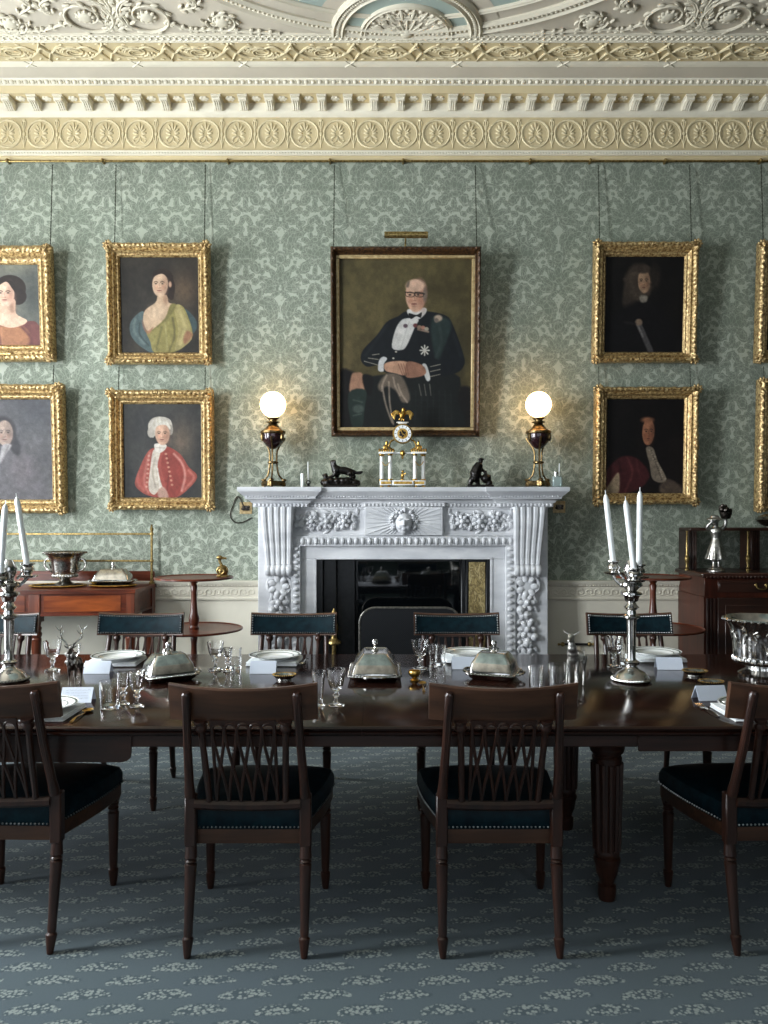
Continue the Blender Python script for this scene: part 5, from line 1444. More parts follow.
def silver_urn(m, sc, foot=True):
    """campana shaped wine cooler, height about 1"""
    wide = [(0,0),(.38,0),(.39,.04),(.34,.07),(.27,.11),(.26,.15),(.34,.18),(.45,.21),(.475,.26),(.455,.30),(.46,.35),(.47,.5),(.475,.62),(.50,.74),(.55,.85),(.61,.92),(.63,.95),(.61,.97),(.58,.955),(.52,.86),(.47,.74),(.44,.6),(.43,.4),(.4,.32),(0,.31)]
    pr = wide if foot == 'wide' else [(.0,0),(.30,0),(.31,.03),(.25,.05),(.17,.10),(.14,.16),(.16,.20),(.27,.235),(.35,.27),(.36,.31),(.34,.335),(.35,.37),(.37,.50),(.39,.68),(.43,.80),(.52,.90),(.60,.95),(.62,.975),(.60,.995),(.57,.985),(.50,.93),(.41,.82),(.36,.68),(.34,.45),(.30,.36),(0,.34)]
    m.lathe([(r*sc, z*sc) for r, z in pr], 32)
    for k in range(36): a = 2*pi*k/36; m.ell(((.60 if foot != 'wide' else .615)*sc*cos(a), (.60 if foot != 'wide' else .615)*sc*sin(a), (.962 if foot != 'wide' else .935)*sc), (.035*sc,.035*sc,.03*sc), 6, 4)
    for k in range(28): a = 2*pi*k/28; rq = .335 if foot != 'wide' else .445; m.ell((rq*sc*cos(a), rq*sc*sin(a), .275*sc), (.045*sc,.045*sc,.05*sc), 6, 4)
    return m
def urn_handle(sc, ang, hs=0.0):
    h = MB(); Mz = Matrix.Rotation(ang, 4, 'Z') @ Matrix.Translation((hs*sc, 0, 0))
    h.tube(catmull([(.38*sc,0,.42*sc), (.50*sc,0,.44*sc), (.58*sc,0,.55*sc), (.57*sc,0,.68*sc), (.50*sc,0,.74*sc), (.42*sc,0,.72*sc)], 5), .032*sc, 8, M=Mz)
    for s in (-1, 1): h.tube(catmull([(.37*sc, s*.03*sc, .42*sc), (.375*sc, s*.10*sc, .52*sc), (.385*sc, s*.14*sc, .60*sc)], 4), .022*sc, 6, M=Mz)
    h.ell((.385*sc,0,.42*sc), (.03*sc,.08*sc,.08*sc), 8, 6, M=Mz); h.ell((.42*sc,0,.74*sc), (.05*sc,.06*sc,.06*sc), 8, 6, M=Mz)
    return h
d = 5.80; sc = (586-551)*d/F
u = thing('wine_cooler', 'dull silver two-handled urn standing on the mahogany serving table', 'wine cooler', (PX(65, d), d, ST+.010))
silver_urn(MB(), sc*.96).build('body', M_CHASED, u)
for a in (0, pi): urn_handle(sc, a).build('handle', M_CHASED, u)
def tray(px, d, rx, ry, lab):
    t = thing('oval_tray', lab, 'tray', (PX(px, d), d, ST+.001), 0, 'oval gilt trays on the serving table')
    MB().lathe([(0,.003),(.86,.003),(.90,.006),(1.0,.012),(1.0,.008),(.9,0),(0,0)], 40, sx=rx, sy=ry).build('dish', M_DARKSILVER, t)
    m = MB()
    for k in range(64): a = 2*pi*k/64; m.ell((rx*.965*cos(a), ry*.965*sin(a), .011), (.014,.014,.006), 6, 4)
    m.build('gilt_rim', M_GILT, t); return t
tray(58, 5.75, .20, .155, 'large oval gilt-rimmed tray under the dull silver urn on the serving table')
tray(113, 5.77, .165, .125, 'oval gilt-rimmed tray under the covered dish on the serving table')
def entree_dish(L, W, sc=1.0, knob=True):
    b, l, h = MB(), MB(), MB()
    def rr(hx, hy, r, z, n=5):
        out = []
        for (cx, cy, a0) in ((hx-r, hy-r, 0), (-hx+r, hy-r, pi/2), (-hx+r, -hy+r, pi), (hx-r, -hy+r, 1.5*pi)):
            for k in range(n+1): a = a0+pi/2*k/n; out.append((cx+r*cos(a), cy+r*sin(a), z))
        return out
    hx, hy = L/2, W/2
    c_ = .022
    loft(b, [rr(hx*.80, hy*.80, c_, 0), rr(hx*.90, hy*.88, c_, .006), rr(hx*.95, hy*.94, c_, .016), rr(hx, hy, c_, .020), rr(hx*1.03, hy*1.04, c_, .024), rr(hx*1.0, hy*1.0, c_, .027), rr(hx*.92, hy*.9, c_, .024), rr(hx*.85, hy*.8, c_, .014)])
    P = rr(hx*1.01, hy*1.02, .022, .026, 5)
    cl = P+[P[0]]
    for (p, q) in zip(cl, cl[1:]):
        n = max(1, int(sqrt((p[0]-q[0])**2+(p[1]-q[1])**2)/.012))
        for k in range(n): b.ell((p[0]+(q[0]-p[0])*k/n, p[1]+(q[1]-p[1])*k/n, .025), .0055, 6, 4)
    for s in (-1, 1):
        b.tube(catmull([(s*hx*.98, -.05, .023), (s*(hx+.022), -.035, .026), (s*(hx+.028), 0, .028), (s*(hx+.022), .035, .026), (s*hx*.98, .05, .023)], 4), .0055, 6)
    loft(l, [rr(hx*.94, hy*.93, c_, .0285), rr(hx*.94, hy*.93, c_, .034), rr(hx*.91, hy*.89, c_, .040), rr(hx*.845, hy*.80, .02, .068), rr(hx*.825, hy*.77, .018, .071), rr(hx*.60, hy*.50, .014, .108), rr(hx*.57, hy*.46, .014, .110), rr(hx*.54, hy*.43, .014, .107), rr(hx*.5, hy*.4, .014, .109)])
    h.lathe([(.016,.1095),(.012,.118),(.006,.122),(.006,.135),(.012,.140),(.013,.150),(.009,.158),(0,.160)], 12)
    h.tube(catmull([(-.02,0,.114), (-.016,0,.128), (0,0,.135), (.016,0,.128), (.02,0,.114)], 3), .004, 6)
    return b, l, h
def place_dish(px, d, z, rz, L, W, lab, mat=None):
    t = thing('covered_dish', lab, 'serving dish', (PX(px, d), d, z), rz, 'silver covered entree dishes')
    b, l, h = entree_dish(L, W); mat = mat or M_SILVER
    b.build('dish', mat, t); k = l.build('lid', mat, t); h.build('knob', mat, k); return t
place_dish(113, 5.78, ST+.0185, radians(4), .29, .19, 'low silver covered dish on the oval tray at the serving table end')

# ---------------------------------------------------------------- tiered dumb waiters
def dumb_waiter(px, d, lab, r1, r2):
    t = thing('dumb_waiter', lab, 'tiered table', (PX(px, d), d, 0), 0, 'mahogany dumb waiters beside the fireplace')
    z1, z2, z3 = 1.022, .675, .33
    for z, r in ((z1, r1), (z2, r2), (z3, r2+.06)):
        MB().lathe([(0,-.012),(r*.3,-.012),(r*.9,-.006),(r,0),(r,.010),(r-.006,.013),(r-.014,.006),(0,.004)], 40, (0,0,z)).build('tier', M_RED, t)
    def col(z, h): return [(r, z+h*q) for r, q in ((.030,0),(.034,.04),(.026,.08),(.033,.14),(.036,.22),(.026,.34),(.020,.55),(.019,.75),(.024,.88),(.018,.92),(.028,.97),(.030,1))]
    for za, zb_ in ((z2+.004, z1-.012), (z3+.004, z2-.012), (.16, z3-.012)):
        MB().lathe(col(za, zb_-za), 16).build('column', M_REDZ, t)
    for k in range(3):
        a = k*2*pi/3+pi/6
        pts = catmull([(.0,.20), (.07,.21), (.16,.15), (.24,.06), (.30,.03)], 4)
        MB().tube([(r*cos(a), r*sin(a), z) for r, z in pts], [.026-.012*i/(len(pts)-1) for i in range(len(pts))], 8).ell((.30*cos(a), .30*sin(a), .018), (.03,.03,.018), 8, 6).build('leg', M_REDZ, t)
    return t
dumb_waiter(194, 5.3, 'round two-tier red mahogany stand between serving table and fireplace', .262, .325)
dumb_waiter(653, 5.35, 'round two-tier mahogany stand in shadow behind the candelabrum', .245, .335)
d = 5.36
t = thing('brass_ornament', 'small brass desk ornament with a round boss on the round stand', 'ornament', (PX(222.5, d), d, 1.0275))
MB().ell((0,0,.042), (.042,.04,.042), 14, 9).torus((-.006,-.034,.044), .024, .006, 16, 6, axis='y').ell((-.006,-.036,.044), (.011,.008,.011), 8, 6).box(-.035, .04, -.03, .03, 0, .014, .004).build('body', M_BRASS, t)
MB().tube(catmull([(-.005,0,.08), (-.018,0,.105), (-.02,0,.125)], 4), .010, 8).ell((-.02,0,.132), (.022,.018,.016), 8, 6).tube([(-.01,0,.13),(.028,0,.125)], [.010,.006], 6).build('finial', M_BRASS, t)

# ---------------------------------------------------------------- mahogany cabinet, right
XC = 2.25; CF, CB = 5.547, 6.045
t = thing('sideboard_cabinet', 'dark mahogany sideboard cabinet with shelf gallery at the right edge of the room', 'cabinet', (3.1, 5.8, 0))
cx, cy = 3.1, 5.8
m = MB(); m.box(XC-cx, 4.05-cx, CF+.01-cy, CB-cy, .02, .87); m.box(XC+.004-cx, 4.05-cx, CF+.006-cy, CB-cy, .87, 1.012, .003); m.box(XC-.01-cx, 4.06-cx, CF-.004-cy, CB-cy, 0, .10, .004)
m.build('carcass', wood('deep_red_mahogany', rgb(34,14,10), rgb(82,38,24), .34, 4, 'z', .1, .3), t)
m = MB(); m.box(XC-.022-cx, 4.07-cx, CF-.022-cy, CB+.01-cy, 1.0125, 1.043, .006)
for k in range(70): m.ell((XC-.015+k*.026-cx, CF-.02-cy, 1.014), (.009,.008,.009), 6, 4)
m.build('top', M_MAHOG, t)
m = MB()
for k in range(3): m.tube([(XC+.025+k*.024-cx, CF+.006-cy, .12), (XC+.025+k*.024-cx, CF+.006-cy, .86)], .0105, 6)
m.build('pilaster', M_MAHOGZ, t)
for x0 in (XC+.095, XC+.80):
    m = MB().box(x0-cx, x0+.62-cx, CF-.006-cy, CF+.012-cy, .905, .990, .003)
    m.box(x0+.01-cx, x0+.61-cx, CF-.009-cy, CF-.004-cy, .915, .980, .002)
    dr = m.build('drawer', M_MAHOG, t)
    h = MB(); hx = x0+.30-cx
    h.tube(catmull([(hx-.035,CF-.014-cy,.955), (hx-.03,CF-.025-cy,.935), (hx,CF-.028-cy,.928), (hx+.03,CF-.025-cy,.935), (hx+.035,CF-.014-cy,.955)], 4), .005, 6)
    for s in (-1, 1): h.ell((hx+s*.036, CF-.012-cy, .957), (.012,.006,.012), 8, 5)
    h.build('handle', M_BRASS, dr)
    dm = MB().box(x0-cx, x0+.62-cx, CF-.002-cy, CF+.012-cy, .14, .865, .003); dm.box(x0+.05-cx, x0+.57-cx, CF-.008-cy, CF-.001-cy, .19, .815, .004)
    dm.build('door', M_MAHOG, t)
MB().box(2.93-cx, 2.955-cx, CF-.012-cy, CF-.002-cy, .90, .995, .002).build('brass_stile', M_BRASS, t)
m = MB(); GY0, GY1 = 5.80, 6.035
m.box(XC-cx, 4.0-cx, GY0-cy, GY1-cy, 1.335, 1.358, .004)
m.build('gallery_shelf', M_MAHOG, t)
for x in (XC+.03, XC+.50, 3.3):
    p = MB()
    for k in range(3): p.box(x-.028+k*.02-cx, x-.013+k*.02-cx, GY0+.03-cy, GY0+.05-cy, 1.0435, 1.3348)
    p.box(x-.03-cx, x+.03-cx, GY0+.048-cy, GY1-cy, 1.0435, 1.3348, .002)
    p.build('gallery_post', M_MAHOG, t)
for x in (PX(692, 5.72), PX(754, 5.72)):
    MB().lathe([(.018,1.0435),(.018,1.05),(.009,1.06),(.012,1.07),(.008,1.085),(.016,1.11),(.020,1.125),(.019,1.14),(.010,1.15),(.012,1.158),(.0095,1.165),(.007,1.325),(.011,1.3345)], 12, (x-cx, 5.815-cy, 0)).build('brass_baluster', M_BRASS, t)
# silver girl with a basket
d = 5.66; zb = 1.0445; k = d/F
t = thing('silver_figurine', 'silver figurine of a girl in a hat lifting a basket, on the cabinet', 'figurine', (PX(716, d), d, zb))
g = MB(); h = lambda py: (569-py)*k
g.lathe([(.0,0),(.065,0),(.066,.008),(.05,.02),(.045,.03),(0,.032)], 18)
for s in (-1, 1): g.tube([(s*.018,-.01,.03), (s*.018,-.003,.06), (s*.02,0,.12)], [.016,.010,.016], 8)
g.lathe([(.0,.085),(.072,.085),(.066,.10),(.055,.15),(.042,.20),(.030,.235),(.034,.26),(.042,.285),(.036,.31),(.016,.325),(0,.33)], 14)
for q in range(9): a = q*2*pi/9; g.tube([(.066*cos(a), .066*sin(a), .088), (.03*cos(a), .03*sin(a), .225)], [.014,.005], 6)
g.ell((-.01,-.005,.355), (.027,.028,.033), 10, 8); g.lathe([(0,.372),(.062,.370),(.055,.378),(.034,.384),(.03,.402),(0,.408)], 16, (-.012,0,0))
g.tube(catmull([(.034,0,.30), (.065,.0,.33), (.07,-.0,.38)], 4), [.014]*4+[.013]*4+[.011], 8); g.tube(catmull([(-.034,0,.30), (-.07,-.01,.315), (-.05,-.03,.35), (-.025,-.035,.365)], 4), .012, 8)
g = g.fuse(.0055, 1); g.build('figure', M_SATIN, t)
b_ = MB(); b_.lathe([(0,.38),(.03,.385),(.042,.42),(.045,.43),(0,.43)], 14, (.07,-.0,-.005)); rr = random.Random(8)
for q in range(18): b_.ell((.07+rr.uniform(-.036,.036), rr.uniform(-.03,.03), .43+rr.uniform(0,.045)), rr.uniform(.012,.018), 7, 5)
b_.build('basket', M_DARKSILVER, t)
t = thing('silver_bowl', 'low silver lidded bowl on the cabinet gallery, cut off by the right edge', 'bowl', (PX(773, 5.9), 5.90, 1.3585))
MB().lathe([(0,0),(.06,0),(.06,.012),(.08,.02),(.115,.045),(.125,.06),(.12,.068),(.10,.085),(.06,.10),(.02,.108),(.012,.125),(0,.13)], 24).build('bowl', M_CHASED, t)
# ---------------------------------------------------------------- things on the table
TZ = TABLE_Z+.0008
def cutglass(prof, n=12, facet=None):
    return MB().lathe(prof, n, closed=True)
def goblet(h=.13, r=.040):
    o = MB()
    prof = [(0,0),(r*.86,0),(r*.88,.003),(r*.5,.006),(.008,.012),(.0055,.022),(.0065,.030),(.0125,.036),(.013,.041),(.007,.047),(.009,.052),(r*.60,.062),(r*.80,.078),(r*.90,.10),(r,h),
            (r-.0022,h),(r*.90-.003,.10),(r*.78-.003,.080),(r*.5,.068),(0,.063)]
    o.lathe([(q, z) for q, z in prof], 16)
    return o
def tumbler(h=.085, r=.036):
    return MB().lathe([(0,0),(r*.86,0),(r*.9,.003),(r,h),(r-.0025,h),(r*.9-.002,.016),(r*.8,.012),(0,.012)], 16)
def flute(h=.125, r=.034):
    return MB().lathe([(0,0),(r*.9,0),(r*.9,.004),(r*.62,.010),(r*.60,.02),(r*.7,.05),(r,h),(r-.0025,h),(r*.7-.003,.05),(r*.5,.024),(0,.02)], 16)
PROTO = {}
def glassware(kind, px, py, hpx, wpx, lab):
    x, d = on_table(px, py); k = d/F
    h, r = hpx*k, wpx*k/2
    f = {'goblet': goblet, 'tumbler': tumbler, 'flute': flute}[kind]
    nm = {'goblet': 'goblet', 'tumbler': 'glass_tumbler', 'flute': 'tall_tumbler'}[kind]
    o = f(h, r).build(nm, M_GLASS, None, sharp=25, loc=(x, d, TZ))
    return tag(o, lab, 'glass', 'clear cut drinking glasses on the table')
G = glassware
G('goblet', 52.5, 670, 29, 17.5, 'clear glass goblet behind the silver stag')
G('goblet', 75, 667, 22, 13, 'small clear goblet mostly hidden by the silver stag')
G('tumbler', 110, 708, 27, 21, 'clear straight-sided tumbler left of the goblet pair near the left dish')
G('goblet', 123.5, 704, 32, 14, 'smaller clear goblet standing between tumbler and large goblet by the left dish')
G('goblet', 137, 706.5, 35.5, 16.5, 'large clear goblet next to the left covered silver dish')
G('goblet', 215.5, 669.5, 28, 17, 'clear goblet on the far side right of the left covered dish')
G('goblet', 227.5, 671, 23, 11, 'small clear goblet between far goblet and tumbler, left of centre')
G('tumbler', 235.5, 668.5, 20.5, 12.5, 'small clear tumbler on the far side left of a plate and card')
G('flute', 318.5, 706, 35, 14, 'tall narrow clear tumbler left of the middle covered dish')
G('goblet', 336, 705.5, 36.5, 19, 'clear goblet beside the tall narrow tumbler, left of the middle dish')
G('goblet', 420, 668.5, 28.5, 17.5, 'clear goblet right of the middle covered dish on the far side')
G('flute', 433, 667, 22, 11, 'small clear glass between goblet and tumbler, right of the middle dish')
G('tumbler', 440.5, 665.5, 20, 10.5, 'small clear tumbler touching the plate setting right of the middle dish')
G('tumbler', 536, 693, 27, 15, 'clear tumbler half hidden by the chair crest left of the doe')
G('tumbler', 558.5, 694, 30, 21, 'wide clear tumbler half hidden by the chair crest beside the doe')
G('goblet', 614, 666.5, 29.5, 18.5, 'clear goblet left of the three-candle candelabrum')
G('tumbler', 625.5, 664.5, 20, 11, 'small clear tumbler behind the candelabrum stem')

# plates on folded napkins
def make_plate(lab):
    t = thing('dinner_plate', lab, 'plate', (0,0,0), 0, 'white dinner plates at the place settings')
    p = MB().lathe([(0,.004),(.070,.004),(.078,.006),(.088,.014),(.122,.020),(.125,.0215),(.125,.019),(.088,.010),(.076,0),(0,0)], 40)
    p.build('plate', M_PORCELAIN, t)
    m = MB().lathe([(.112,.0186),(.119,.0200),(.119,.0206),(.112,.0193)], 40, closed=True).lathe([(.086,.0138),(.089,.0146),(.089,.0152),(.086,.0145)], 40, closed=True)
    o = m.build('rim_band', M_PLATEBAND, t); o['label'] = 'dark band on the rim'
    return t
def make_napkin(name='linen_napkin'):
    m = MB()
    m.box(-.120, .120, -.105, .105, 0, .006, .002); m.box(-.117, .119, -.103, .104, .0062, .012, .002)
    m.box(-.119, .117, -.104, .103, .0122, .017, .002)
    return m
def make_card():
    w, hh, t = .058, .052, .0012; a = .030
    return MB().prism([(-a,0), (0,hh), (a,0), (a-.002,0), (0,hh-.004), (-a+.002,0)], -w, w, 'x')
NAPK = make_napkin().build('linen_napkin', M_LINEN)
tag(NAPK, 'x', 'napkin', 'folded white napkins under the plates')
CARD = make_card().build('place_card', M_CARD); tag(CARD, 'x', 'place card', 'folded white place cards')
PL = make_plate('x')
first = [True, True, True]
def put(root, i, x, d, z, rz, lab):
    if first[i]:
        first[i] = False; root.location = (x, d, z); root.rotation_euler = (0,0,rz); root['label'] = lab; return root
    return dup(root, lab, (x, d, z), rz)
def setting(px, py, rz, who, card, nap_off=(0,0), nrz=0.0):
    """px,py: plate centre at the table; card: pixel of its base centre"""
    x, d = on_table(px, py, TABLE_Z+.03)
    put(NAPK, 0, x+nap_off[0], d+nap_off[1], TZ, rz+nrz, 'folded white napkin under the plate '+who)
    put(PL, 1, x, d, TZ+.0182, rz, 'white banded plate '+who)
    if card:
        cxx, cd = on_table(card[0], card[1]); put(CARD, 2, cxx, cd+.03, TZ, card[2], 'folded white place card '+card[3])
setting(118, 656.5, 0, 'in front of the leftmost full far chair', (96, 674, radians(0), 'between the stag and left covered dish'), (-.01,-.0), radians(3))
setting(275, 656, 0, 'before the far chair at the left fireplace jamb', (262.5, 674, 0, 'on the far side above the second near chair'), (0,0), radians(-2))
setting(468.5, 653, 0, 'before the far chair at the fireplace opening', (465, 669.5, 0, 'left of the right covered dish'), (0,0), radians(2))
setting(655, 652.5, 0, 'behind the three-candle candelabrum', (671, 670, radians(-4), 'right of the three-candle candelabrum'), (0,0), 0)
setting(41, 706, 0, 'behind the leftmost near chair', (75, 703, radians(2), 'with faint handwriting, in front of the stag'))
setting(250, 706, 0, 'seen through the chair lattice below the left dish', None, (0,0), radians(1))
setting(503, 706, 0, 'seen through the chair lattice before the doe', None, (0,0), radians(-1))
setting(756, 706, 0, 'by the fork behind the near chair at right', (713, 701, radians(6), 'near the fork in front of the wine cooler'))
for c in list(bpy.data.objects):
    if c.name.startswith('place_card') and 'handwriting' in c.get('label', ''):
        m = MB(); rr = random.Random(4)
        for r in range(4):
            zz = .042-r*.009; x = -.042
            while x < .042:
                L = rr.uniform(.006,.016); pts = []
                for k in range(5): q = zz+rr.uniform(-.0014,.0014); pts.append((x+L*k/4, -.030*(1-q/.052)-.0006, q))
                m.tube(pts, .00045, 4); x += L+.004
        m.build('handwriting', M_INK, c)

# silver covered dishes
x, d = on_table(167, 679); place_dish(168.5, 3.36, TZ, radians(33), .215, .165, 'silver covered dish left of centre, behind the second near chair')
place_dish(375, 3.43, TZ, radians(90), .31, .215, 'large silver covered dish in the middle of the table')
place_dish(494, 3.40, TZ, radians(-20), .205, .19, 'silver covered dish right of centre, behind the third near chair')

# candelabra
def candelabrum(px, py, lab, arms, hz):
    """arms: (dx, dy, cup z above table); hz: height of the branching"""
    x, d = on_table(px, py)
    t = thing('candelabrum', lab, 'candelabrum', (x, d, TZ), 0, 'silver candelabra on the table')
    b = MB().lathe([(0,0),(.076,0),(.079,.006),(.077,.013),(.068,.022),(.062,.032),(.050,.042),(.034,.049),(.026,.058),(.024,.066),(.032,.074),(.033,.082),(.022,.090)], 28)
    for k in range(40): a = 2*pi*k/40; b.ell((.076*cos(a), .076*sin(a), .009), (.008,.008,.007), 6, 4)
    b.build('base', M_SILVER, t)
    s = MB().lathe([(.021,.088),(.017,.10),(.0185,.16),(.0205,.255),(.0225,.262),(.034,.268),(.034,.276),(.020,.283),(.018,.298),(.024,.304),(.032,.312),(.022,.322),(.017,.332),(.026,.338),(.030,.352),(.036,.362),(.044,.366),(.042,.374),(.022,.38)], 20)
    s.build('stem', M_SILVER, t)
    n = MB().lathe([(.020,.380),(.030,.392),(.046,.404),(.042,.416),(.02,.424),(.020,.436),(.030,.455),(.033,.475),(.022,.50),(.016,.512),(.0,.513)], 18)
    n.build('vase_knop', M_SILVER, t)
    for (dx, dy, cz) in arms:
        L = sqrt(dx*dx+dy*dy); ux, uy = (dx/L, dy/L) if L > 1e-6 else (0, -1)
        am = MB()
        if L > .02:
            pts = catmull([(ux*.02, uy*.02, .41), (ux*L*.55, uy*L*.55, .402), (ux*L*1.0, uy*L*1.0, .44), (ux*L*1.05, uy*L*1.05, .48), (dx, dy, cz-.055)], 6)
            am.tube(pts, .0075, 8); am.tube(catmull([(ux*.03, uy*.03, .43), (ux*L*.6, uy*L*.6, .445), (ux*L*.72, uy*L*.72, .47), (ux*L*.6, uy*L*.6, .48)], 4), .0055, 6)
        else: am.tube([(0,0,.51), (0,0,cz-.05)], .012, 8)
        a_ = am.build('branch', M_SILVER, t)
        c = MB().lathe([(0,cz-.058),(.012,cz-.057),(.040,cz-.050),(.044,cz-.044),(.020,cz-.046),(.014,cz-.038),(.026,cz-.026),(.024,cz-.014),(.018,cz-.006),(.020,cz-.001),(.030,cz+.003),(.030,cz+.007),(.0146,cz+.006),(.0142,cz-.022),(0,cz-.023)], 18, (dx, dy, 0))
        c.build('candle_socket', M_SILVER, a_)
    return t
def candle(base, top, r, lab):
    v = Vector(top)-Vector(base); L = v.length
    t = thing('candle', lab, 'candle', base, 0, 'tall white candles in the candelabra')
    t.rotation_euler = v.to_track_quat('Z', 'Y').to_euler()
    MB().lathe([(0,0),(r,.0),(r*1.02,.01),(r*.97,L-.03),(r*.80,L-.020),(r*.5,L-.008),(0,L-.004)], 16).build('wax', M_WAX, t)
    MB().tube([(0,0,L-.006), (.001,0,L+.012)], .0016, 5).build('wick', M_WAX, t)
    return t
x, d = on_table(631.5, 681); k = d/F
arms = [(-.062,.045,PZ(562,d+.045)-TZ), (.043,.035,PZ(566,d+.035)-TZ), (-.004,-.055,PZ(569.5,d-.055)-TZ)]
candelabrum(631.5, 681, 'silver candelabrum with three leaning candles, right of centre', arms, 0)
for (a, tip, lab) in ((arms[0], (605.5, 493), 'leaning white candle, leftmost of the three in the right candelabrum'),
                      (arms[2], (625.5, 499), 'white candle standing lowest, between the two others of the right candelabrum'),
                      (arms[1], (640, 490), 'tall upright white candle, rightmost of the right candelabrum')):
    bz = TZ+a[2]-.0195; bx, by = x+a[0], d+a[1]
    candle((bx, by, bz), (PX(tip[0], by), by, PZ(tip[1], by)), .0122, lab)
xl, dl = on_table(9, 681)
armsl = [(-.008,-.055,PZ(574,dl-.055)-TZ), (.066,.03,PZ(565,dl+.03)-TZ), (-.066,.03,PZ(566,dl+.03)-TZ)]
candelabrum(9, 681, 'silver candelabrum partly hidden behind the chair at the left edge', armsl, 0)
for (a, tip, lab) in ((armsl[0], (5.5, 503), 'upright white candle in the left-edge candelabrum'),
                      (armsl[1], (16.5, 496), 'white candle leaning left on the right branch of the left-edge candelabrum'),
                      (armsl[2], (-20, 498), 'white candle on the outer left branch of the left-edge candelabrum')):
    candle((xl+a[0], dl+a[1], TZ+a[2]-.0195), (PX(tip[0], dl+a[1]), dl+a[1], PZ(tip[1], dl+a[1])), .0122, lab)

# big silver wine cooler
d = 3.44; sc = .258
sc = .262
u = thing('wine_cooler', 'big polished silver wine cooler with handles on the dining table', 'wine cooler', (PX(763, d), d, TZ), 0)
silver_urn(MB(), sc, 'wide').build('body', M_SILVER, u)
for a in (radians(-100), radians(80)): urn_handle(sc, a, .09).build('handle', M_SILVER, u)
gv = MB()
for k in range(16):
    a = 2*pi*k/16
    gv.tube(catmull([((.36*sc+.085*sc)*cos(a), (.36*sc+.085*sc)*sin(a), .50*sc), ((.39*sc+.085*sc)*cos(a+.15), (.39*sc+.085*sc)*sin(a+.15), .62*sc), ((.40*sc+.085*sc)*cos(a+.05), (.40*sc+.085*sc)*sin(a+.05), .72*sc), ((.43*sc+.085*sc)*cos(a+.2), (.43*sc+.085*sc)*sin(a+.2), .78*sc)], 4), .012*sc+.001, 6)
    gv.ell((.478*sc*cos(a+.2), .478*sc*sin(a+.2), .70*sc), (.04*sc,.04*sc,.05*sc), 7, 5)
gv.build('chased_vine', M_CHASED, u)

# stag and doe
def deer(stag):
    g = MB(); h = 1.0
    # faces -Y; shoulder height about .60 of total body height 1 (without antlers)
    g.ell((0,.10,.56), (.115,.27,.125), 12, 9); g.ell((0,-.10,.585), (.12,.15,.15), 10, 8); g.ell((0,.28,.575), (.115,.14,.135), 10, 8)
    g.tube(catmull([(0,-.14,.62), (0,-.25,.78), (0,-.28,.90)], 5), [.105]*3+[.085]*3+[.065]*2+[.06,.055,.055], 10)
    g.ell((0,-.30,.955), (.062,.085,.062), 10, 8); g.tube([(0,-.32,.95), (0,-.42,.91), (0,-.455,.895)], [.05,.036,.026], 8)
    for s in (-1, 1):
        g.tube([(s*.075,-.13,.52), (s*.072,-.14,.36), (s*.07,-.13,.28), (s*.068,-.145,.04), (s*.068,-.165,.0)], [.055,.036,.026,.019,.024], 8)
        g.tube([(s*.08,.28,.55), (s*.085,.26,.42), (s*.075,.33,.27), (s*.072,.30,.05), (s*.072,.275,.0)], [.085,.055,.028,.020,.024], 8)
        g.tube(catmull([(s*.045,-.27,1.0), (s*.12,-.25,1.04), (s*.16,-.25,1.08)], 3), [.02,.03,.034,.034,.028,.02,.01], 7, flat=.5)
    g.tube([(0,.40,.62), (0,.44,.54)], [.03,.015], 7)
    return g.fuse(.016, 2)
def antlers():
    m = MB()
    for s in (-1, 1):
        main = catmull([(s*.03,-.28,1.0), (s*.10,-.24,1.12), (s*.22,-.20,1.24), (s*.26,-.20,1.40), (s*.20,-.24,1.55)], 6)
        m.tube(main, [.024-.014*i/(len(main)-1) for i in range(len(main))], 7)
        for i, v in ((4, (s*.04,-.16,.10)), (10, (s*.13,-.06,.10)), (15, (-s*.10,-.08,.13)), (19, (s*.12,.0,.12))):
            p = main[i]; m.tube(catmull([p, (p[0]+v[0]*.6, p[1]+v[1]*.6, p[2]+v[2]*.45), (p[0]+v[0], p[1]+v[1], p[2]+v[2])], 3), [.016,.014,.012,.010,.008,.006,.004], 6)
    return m
def scaled(mb, s):
    mb.v = [(x*s, y*s, z*s) for x, y, z in mb.v]; return mb
x, d = on_table(71, 689); sc = (689-648)*d/F
t = thing('silver_stag', 'silver stag with branching antlers standing on the table', 'figurine', (x, d+.03, TZ), radians(4))
scaled(deer(True), sc).build('body', M_DARKSILVER, t)
rf = MB(); rr = random.Random(6)
for k in range(40):
    q = rr.random(); a = rr.uniform(0, 2*pi); r = .135-.045*q
    rf.ell((r*cos(a), -.17-.11*q+r*sin(a)*.7, .60+.28*q), (.03,.022,.05), 6, 5)
rf = scaled(rf, sc); q_ = rf.build('ruff', M_SATIN, t); q_['label'] = 'bright silver neck ruff'
o = scaled(antlers(), sc).build('antlers', M_SILVER, t); o['label'] = 'bright silver antlers'
x, d = on_table(576, 689); sc = (689-632)*d/F
t = thing('silver_doe', 'silver doe with upright head standing right of the covered dish', 'figurine', (x, d+.01, TZ), radians(-28))
dm = deer(False); dm = scaled(dm, sc*.98); dm.build('body', M_SATIN, t)

